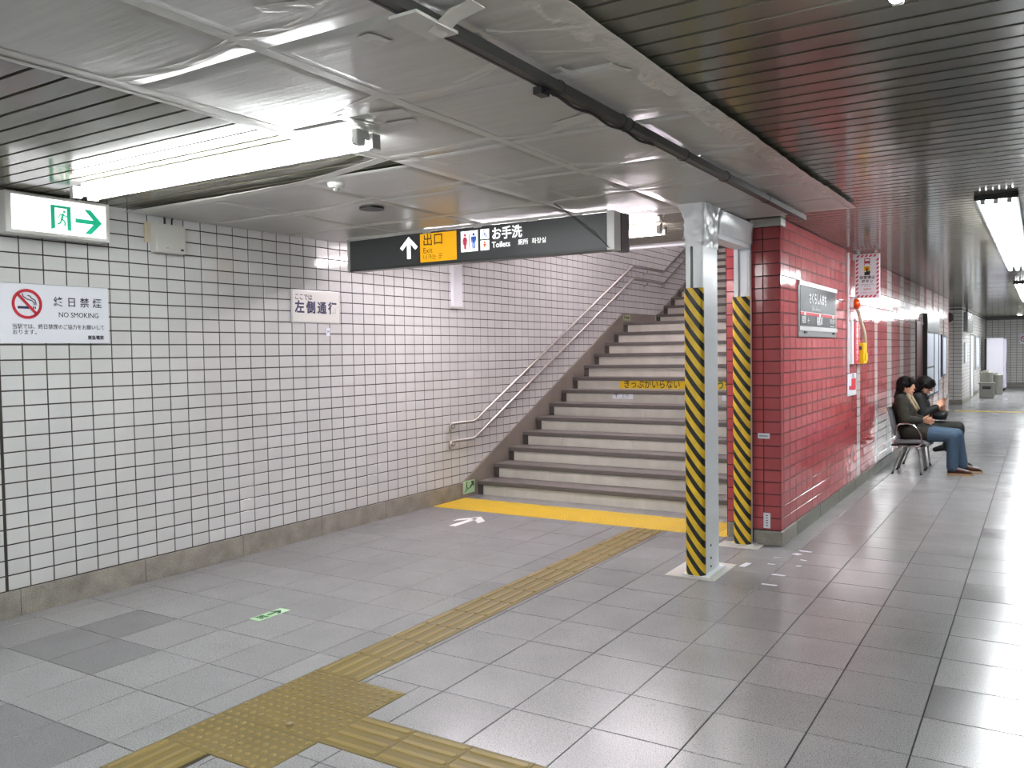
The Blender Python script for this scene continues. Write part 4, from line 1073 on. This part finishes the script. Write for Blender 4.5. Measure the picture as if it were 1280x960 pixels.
# ------------------------------------------------------------------ chairs and people
def chair(yc, label):
    t = thing('bench_seat', (4.0, yc, 0), label, 'chair', 'grey waiting seats against red wall')
    h = .235
    def shell(name, prof, th, m):                      # prof: (x, z) centre line swept across y, padded
        n = len(prof); q = MB(); ny = 8; vs = []; fs = []
        rows_ = []
        for j in range(ny+1):
            v = -1 + 2*j/ny; e = 1 - .55*abs(v)**6
            for i in range(n):
                a = Vector(prof[max(0, i-1)]); b = Vector(prof[min(n-1, i+1)]); d = (b-a).normalized(); nn = Vector((-d.y, d.x))
                endf = 1 - .6*(abs(2*i/(n-1)-1))**6
                p = Vector(prof[i]); w = h*(1 - .10*(abs(2*i/(n-1)-1))**4)
                up = p + nn*th/2*e*endf; dn = p - nn*th/2*e*endf
                vs.append((up.x, yc+v*w, up.y)); vs.append((dn.x, yc+v*w, dn.y))
        S = 2*n
        for j in range(ny):
            for i in range(n-1):
                a = j*S+2*i; b = a+S
                fs.append((a, b, b+2, a+2)); fs.append((a+1, a+3, b+3, b+1))
            a = j*S; b = a+S; fs.append((a, a+1, b+1, b)); a = j*S+2*(n-1); b = a+S; fs.append((a, b, b+1, a+1))
        for j in (0, ny):
            for i in range(n-1):
                a = j*S+2*i; fs.append((a, a+2, a+3, a+1) if j == 0 else (a, a+1, a+3, a+2))
        return auto(q.add(vs, fs).build(name, m, t), 50)
    shell('backrest', [(3.885, .435), (3.845, .50), (3.815, .60), (3.80, .70), (3.775, .78), (3.75, .82)], .055, 'chair_pad')
    shell('seat', [(3.83, .395), (3.90, .395), (4.0, .405), (4.10, .405), (4.18, .395), (4.24, .365)], .05, 'chair_pad')
    MB().rbox(3.79, 4.18, yc-.12, yc+.12, .335, .362, .006).build('seat_plate', 'steel_dark', t)
    for s in (-1, 1):
        y = yc + s*.262
        MB().tube([(3.87, y, .43), (3.87, y, .55), (3.875, y, .605), (3.91, y, .628), (3.99, y, .636), (4.06, y, .615), (4.12, y, .56), (4.148, y, .49), (4.152, y, .40), (4.12, y, .36), (4.0, y, .352), (3.9, y, .36)], .011, 10).build('armrest', 'chrome', t, True)
        yl = yc + s*.20
        MB().tube([(4.09, yl, .345), (4.105, yl, .30), (4.14, yl+s*.01, .008)], .011, 8).build('leg', 'chrome', t, True)
        MB().tube([(3.94, yl, .345), (3.92, yl, .30), (3.815, yl+s*.01, .008)], .011, 8).build('leg', 'chrome', t, True)
        for x in (4.141, 3.814): MB().lathe((x, yl+s*.01, 0), (0, 0, 1), [(0, .018), (.012, .016)], 10).build('foot_pad', 'rubber_black', t)
    MB().tube([(4.02, yc-.235, .345), (4.02, yc+.235, .345)], .014, 8).build('cross_bar', 'chrome', t)
    return t
chair(11.69, 'grey padded waiting seat with looped chrome armrests, nearer of the two')
chair(12.28, 'grey padded waiting seat under the person in black, farther of the two')

def remesh(o, vox=.008, it=6):
    r = o.modifiers.new('union', 'REMESH'); r.mode = 'VOXEL'; r.voxel_size = vox; r.use_smooth_shade = True
    s = o.modifiers.new('soften', 'SMOOTH'); s.factor = .5; s.iterations = it
    return o
def hand(q, w, d, side, curl=.5, s=1.):
    """palm and five fingers; w wrist, d direction of the hand, side: vector across the palm towards the thumb"""
    w = Vector(w); d = Vector(d).normalized(); t = Vector(side).normalized(); n = d.cross(t).normalized()
    for k in (-.026, -.009, .009, .026):
        q.limb([w + t*k*.6*s, w + d*.075*s + t*k*s], [.0135*s, .0125*s], 8)
    lens = [.062, .075, .080, .068]
    for k, L_ in zip((-.030, -.010, .010, .030), lens):
        b = w + d*.078*s + t*k*s; a1 = curl; a2 = curl*2.1
        p1 = b + (d*math.cos(a1*.6) + n*math.sin(a1*.6))*L_*.45*s
        p2 = p1 + (d*math.cos(a1*1.5) + n*math.sin(a1*1.5))*L_*.33*s
        p3 = p2 + (d*math.cos(a2*1.1) + n*math.sin(a2*1.1))*L_*.26*s
        q.limb([b, p1, p2, p3], [.0098*s, .0092*s, .0085*s, .0075*s], 8)
    b = w + d*.022*s + t*.028*s
    q.limb([b, b + (d*.75+t*.8)*.030*s, b + (d*1.0+t*.55+n*.35)*.055*s], [.0125*s, .0105*s, .0085*s], 8)

def person(name, label, cfg):
    """seated figure facing +X; body = one remeshed surface, clothes and hair are children"""
    t = thing(name, cfg['base'], label, 'person')
    g = cfg; V = Vector
    head = V(g['head']); pel = V(g['pelvis']); chest = V(g['chest']); neck = V(g['neck'])
    pitch = g.get('pitch', 0.); R = Matrix.Rotation(g.get('yaw', 0.), 3, 'Z') @ Matrix.Rotation(pitch, 3, 'Y')
    hp = lambda x, y, z: head + R @ V((x, y, z))
    b = MB()
    b.limb([pel, pel.lerp(chest, .5), chest, neck], [.125, .115, .125, .055])
    for sh in (g['shoulder_n'], g['shoulder_f']): b.limb([chest + V((0, 0, .04)), sh], [.10, .058])
    b.limb([neck, hp(-.015, 0, -.05)], [.052, .05])
    b.ellip(hp(-.008, 0, .012), .095, .076, .108, 20, 14, R)              # cranium
    b.ellip(hp(.020, 0, -.050), .062, .058, .068, 16, 12, R)              # jaw
    b.ellip(hp(.058, 0, -.098), .020, .022, .017, 10, 8, R)               # chin
    b.limb([hp(.084, 0, .010), hp(.093, 0, -.022)], [.008, .012], 8)     # nose
    for s in (-1, 1):
        b.ellip(hp(.076, s*.033, .030), .014, .020, .008, 8, 6, R)        # brow
        b.ellip(hp(.062, s*.042, -.020), .022, .018, .022, 8, 6, R)       # cheek
        b.ellip(hp(-.005, s*.078, -.008), .018, .010, .030, 10, 8, R)     # ear
    b.ellip(hp(.083, 0, -.056), .010, .024, .006, 8, 6, R); b.ellip(hp(.081, 0, -.067), .010, .022, .007, 8, 6, R)
    for k in 'nf':
        b.limb([g['shoulder_'+k], g['elbow_'+k], g['wrist_'+k]], [.050, .042, .028])
        hand(b, g['wrist_'+k], g['hand_'+k][0], g['hand_'+k][1], g['hand_'+k][2])
        b.limb([g['hip_'+k], g['knee_'+k], g['ankle_'+k]], [.085, .058, .040]); b.limb([V(g['ankle_'+k]) - V((0, 0, .02)), V(g['ankle_'+k]).lerp(V(g['toe_'+k]), .8) - V((0, 0, .012))], [.028, .014])
    o = remesh(b.build('body', 'skin', t), .0055, 4)
    # eyes and mouth
    for s in (-1, 1):
        e = MB().ellip(hp(.077, s*.031, .008), .010, .013, .0065, 10, 8, R).build('eye', 'eye_white', t, True)
        MB().ellip(hp(.0845, s*.031, .008), .004, .0065, .0062, 8, 6, R).build('iris', 'ink_black', e, True)
        MB().limb([hp(.083, s*.016, .028), hp(.082, s*.046, .030)], [.0035, .003], 6).build('eyebrow', 'hair', t, True)
    MB().limb([hp(.091, -.018, -.061), hp(.0945, 0, -.061), hp(.091, .018, -.061)], [.003, .0035, .003], 6).build('mouth', 'lips', t, True)
    # coat
    c = MB()
    c.limb([pel + V((0, 0, .01)), pel.lerp(chest, .5), chest, chest.lerp(neck, .55)], [.152, .145, .150, .095])
    for k in 'nf':
        c.limb([chest + V((.0, 0, .035)), g['shoulder_'+k]], [.118, .078]); w = V(g['wrist_'+k]); e = V(g['elbow_'+k])
        c.limb([g['shoulder_'+k], e, e.lerp(w, .93)], [.076, .064, .044])
        hpt = V(g['hip_'+k]); kn = V(g['knee_'+k]); c.limb([hpt + V((0, 0, .005)), hpt.lerp(kn, g.get('coat_len', .38))], [.115, .098])
    remesh(c.build('coat', g['coat'], t), .009, 5)
    col = MB(); n = 18
    for z, r in ((0, .088), (.03, .080), (.055, .074)): pass
    a = [(neck + V((-.004, 0, -.035)) + V((.085*math.cos(2*PI*i/n), .085*math.sin(2*PI*i/n), .012*math.cos(2*PI*i/n+PI)))) for i in range(n+1)]
    col.tube(a, .026, 8); col.tube([p + V((-.004, 0, .032)) - (p-neck)*.14 for p in a], .022, 8); col.tube([p + V((-.008, 0, .058)) - (p-neck)*.2 for p in a], .014, 8)
    col.build('collar', 'coat_black', t, True)
    # trousers
    j = MB()
    for k in 'nf':
        h_, kn, an = V(g['hip_'+k]), V(g['knee_'+k]), V(g['ankle_'+k])
        j.limb([h_, h_.lerp(kn, .5), kn, kn.lerp(an, .45), an + V((0, 0, .0))], [.108, .092, .076, .070, .068])
    j.ellip(pel + V((.02, 0, -.02)), .15, .17, .10)
    remesh(j.build('trousers', g['legs'], t), .009, 5)
    # shoes
    for k in 'nf':
        an, to = V(g['ankle_'+k]), V(g['toe_'+k]); d = (to-an); dd = V((d.x, d.y, 0)).normalized() if abs(d.x)+abs(d.y) > .02 else V((1, 0, 0))
        up = V((0, 0, 1)); ax = d.normalized()
        s = MB()
        if g.get('flat_'+k, True):
            z0 = 0.0; an0 = V((an.x, an.y, 0)); tl_ = d.length + .055
            heel = an0 - dd*.055; sd_ = V((-dd.y, dd.x, 0))
            prof = [(0, .030, .070), (.02, .038, .115), (.09, .043, .112), (.14, .045, .090), (.19, .047, .074), (.24, .042, .062), (.275, .018, .036)]
            vs = []; fs = []; m = 10
            for (u, hw, hh) in prof:
                for q_ in range(m):
                    a_ = 2*PI*q_/m; ca, sa = math.cos(a_), math.sin(a_)
                    p = heel + dd*u + sd_*hw*(1 if abs(ca) > .5 else .9)*ca + up*(.022 + (hh-.022)*(sa*.5+.5)**.8)
                    vs.append(p)
            for i in range(len(prof)-1):
                for q_ in range(m): fs.append((i*m+q_, i*m+(q_+1) % m, (i+1)*m+(q_+1) % m, (i+1)*m+q_))
            fs += [tuple(range(m))[::-1], tuple(range((len(prof)-1)*m, len(prof)*m))]
            sh = s.add(vs, fs).build('shoe', g['shoe'], t, True)
            pl = [(0.0, .025), (.03, .036), (.10, .038), (.16, .045), (.21, .047), (.26, .036), (.285, .012)]
            pts = [heel + dd*(u-.004) + sd_*w for u, w in pl] + [heel + dd*(u-.004) - sd_*w for u, w in pl[::-1]]
            MB().prism([p + up*.001 for p in pts][::-1], (0, 0, .024)).build('sole', g['sole'], sh)
        else:
            s.limb([an + ax*-.02, an + ax*.07, an + ax*.15], [.045, .042, .032]); remesh(s.build('shoe', g['shoe'], t), .008, 4)
    # hair
    hm = MB()
    hm.ellip(hp(-.022, 0, .030), .108, .092, .100, 20, 14, R)
    hm.ellip(hp(-.075, 0, -.040), .055, .080, .100, 16, 12, R)
    for s in (-1, 1):
        hm.limb([hp(-.01, s*.080, .03), hp(-.03, s*.084, -.05), hp(-.055, s*.075, -.105)], [.030, .026, .016], 10)
        hm.limb([hp(.055, s*.045, .085), hp(.080, s*.052, .045), hp(.062, s*.074, -.005)], [.026, .018, .012], 10)
    for y in (-.03, -.01, .01, .03): hm.limb([hp(.050, y, .095), hp(.086, y*1.2, .065), hp(.093, y*1.3, .040)], [.024, .015, .009], 8)
    for i in range(9):
        a = PI*(.55+.9*i/8); hm.limb([hp(-.06+.06*math.cos(a)*.6, .075*math.sin(a)*.9 if i % 2 else .08*math.sin(a), -.09), hp(-.075+.075*math.cos(a)*.5, .08*math.sin(a), -.135-.012*(i % 3))], [.022, .008], 8)
    remesh(hm.build('hair', 'hair', t), .006, 3)
    return t
V3 = Vector
p1 = person('person', 'seated person in olive brown coat and blue jeans with brown shoes', dict(
    base=(3.95, 11.72, 0), pelvis=(3.945, 11.73, .535), chest=(3.915, 11.73, .80), neck=(3.905, 11.73, .975), head=(3.948, 11.725, 1.085), yaw=-.22, pitch=.02,
    shoulder_n=V3((3.90, 11.565, .915)), shoulder_f=V3((3.90, 11.895, .915)), elbow_n=V3((3.945, 11.52, .675)), elbow_f=V3((3.955, 11.94, .68)),
    wrist_n=V3((4.125, 11.63, .662)), wrist_f=V3((4.125, 11.82, .665)), hand_n=((.75, .55, -.05), (.35, -.2, .9), .55), hand_f=((.75, -.5, -.05), (.35, .2, .9), .5),
    hip_n=V3((3.985, 11.645, .505)), hip_f=V3((3.985, 11.815, .505)), knee_n=V3((4.475, 11.635, .480)), knee_f=V3((4.500, 11.90, .478)),
    ankle_n=V3((4.470, 11.655, .10)), ankle_f=V3((4.555, 11.955, .10)), toe_n=V3((4.62, 11.665, .05)), toe_f=V3((4.70, 11.97, .05)),
    coat='coat_olive', legs='jeans', shoe='shoe_brown', sole='sole_tan', coat_len=.40))
MB().tube([(3.965, 11.66, .985), (3.985, 11.655, .93), (4.025, 11.66, .86), (4.072, 11.67, .775)], [.026, .024, .022, .018], 8).build('scarf', 'scarf', p1, True)
MB().tube([(3.965, 11.80, .985), (4.0, 11.80, .93), (4.04, 11.79, .86), (4.08, 11.78, .79)], [.026, .024, .022, .018], 8).build('scarf', 'scarf', p1, True)
ph = MB().rbox(4.185, 4.255, 11.70, 11.745, .668, .686, .005).build('mobile_phone', 'phone_pink'); tag(ph, 'small pink phone held by the person in the olive coat', 'phone')
p2 = person('person', 'seated person in black coat and dark trousers looking down at a phone', dict(
    base=(4.02, 12.28, 0), pelvis=(4.0, 12.28, .535), chest=(4.02, 12.28, .80), neck=(4.045, 12.28, .965), head=(4.105, 12.275, 1.065), yaw=-.05, pitch=.45,
    shoulder_n=V3((4.03, 12.115, .91)), shoulder_f=V3((4.03, 12.445, .91)), elbow_n=V3((4.10, 12.07, .70)), elbow_f=V3((4.11, 12.49, .70)),
    wrist_n=V3((4.245, 12.18, .80)), wrist_f=V3((4.25, 12.36, .765)), hand_n=((.62, .4, .55), (-.3, .2, .9), .6), hand_f=((.75, -.5, .1), (.2, .3, .9), .5),
    hip_n=V3((4.03, 12.195, .52)), hip_f=V3((4.03, 12.365, .515)), knee_n=V3((4.49, 12.23, .540)), knee_f=V3((4.48, 12.40, .49)),
    ankle_n=V3((4.36, 12.30, .28)), ankle_f=V3((4.42, 12.44, .10)), toe_n=V3((4.26, 12.28, .25)), toe_f=V3((4.57, 12.46, .05)), flat_n=False,
    coat='coat_black', legs='trousers_dark', shoe='rubber_black', sole='rubber_black', coat_len=.34))
ph2 = MB().prism([(4.335, 12.225, .862), (4.335, 12.27, .862), (4.362, 12.27, .965), (4.362, 12.225, .965)], (.012, 0, -.004)).build('mobile_phone', 'phone_silver'); tag(ph2, 'silver phone held up by the person in the black coat', 'phone')
bg = thing('handbag', (4.28, 12.27, .62), 'black handbag on the lap of the person in black', 'bag')
auto(MB().rbox(4.19, 4.37, 12.12, 12.42, .635, .745, .04).build('bag_body', 'bag_black', bg))
MB().tube([(4.25, 12.20, .74), (4.26, 12.22, .79), (4.28, 12.27, .80), (4.29, 12.32, .79), (4.30, 12.34, .74)], .007, 8).build('bag_strap', 'bag_black', bg, True)

# ------------------------------------------------------------------ lettering becomes mesh
bpy.context.view_layer.update()
dg = bpy.context.evaluated_depsgraph_get()
for o in TEXTS:
    me = bpy.data.meshes.new_from_object(o.evaluated_get(dg)); c = o.data
    n = bpy.data.objects.new('lettering', me); n.parent = o.parent
    n.location = o.location; n.rotation_euler = o.rotation_euler; n.scale = o.scale
    COL.objects.link(n); bpy.data.objects.remove(o); bpy.data.curves.remove(c)
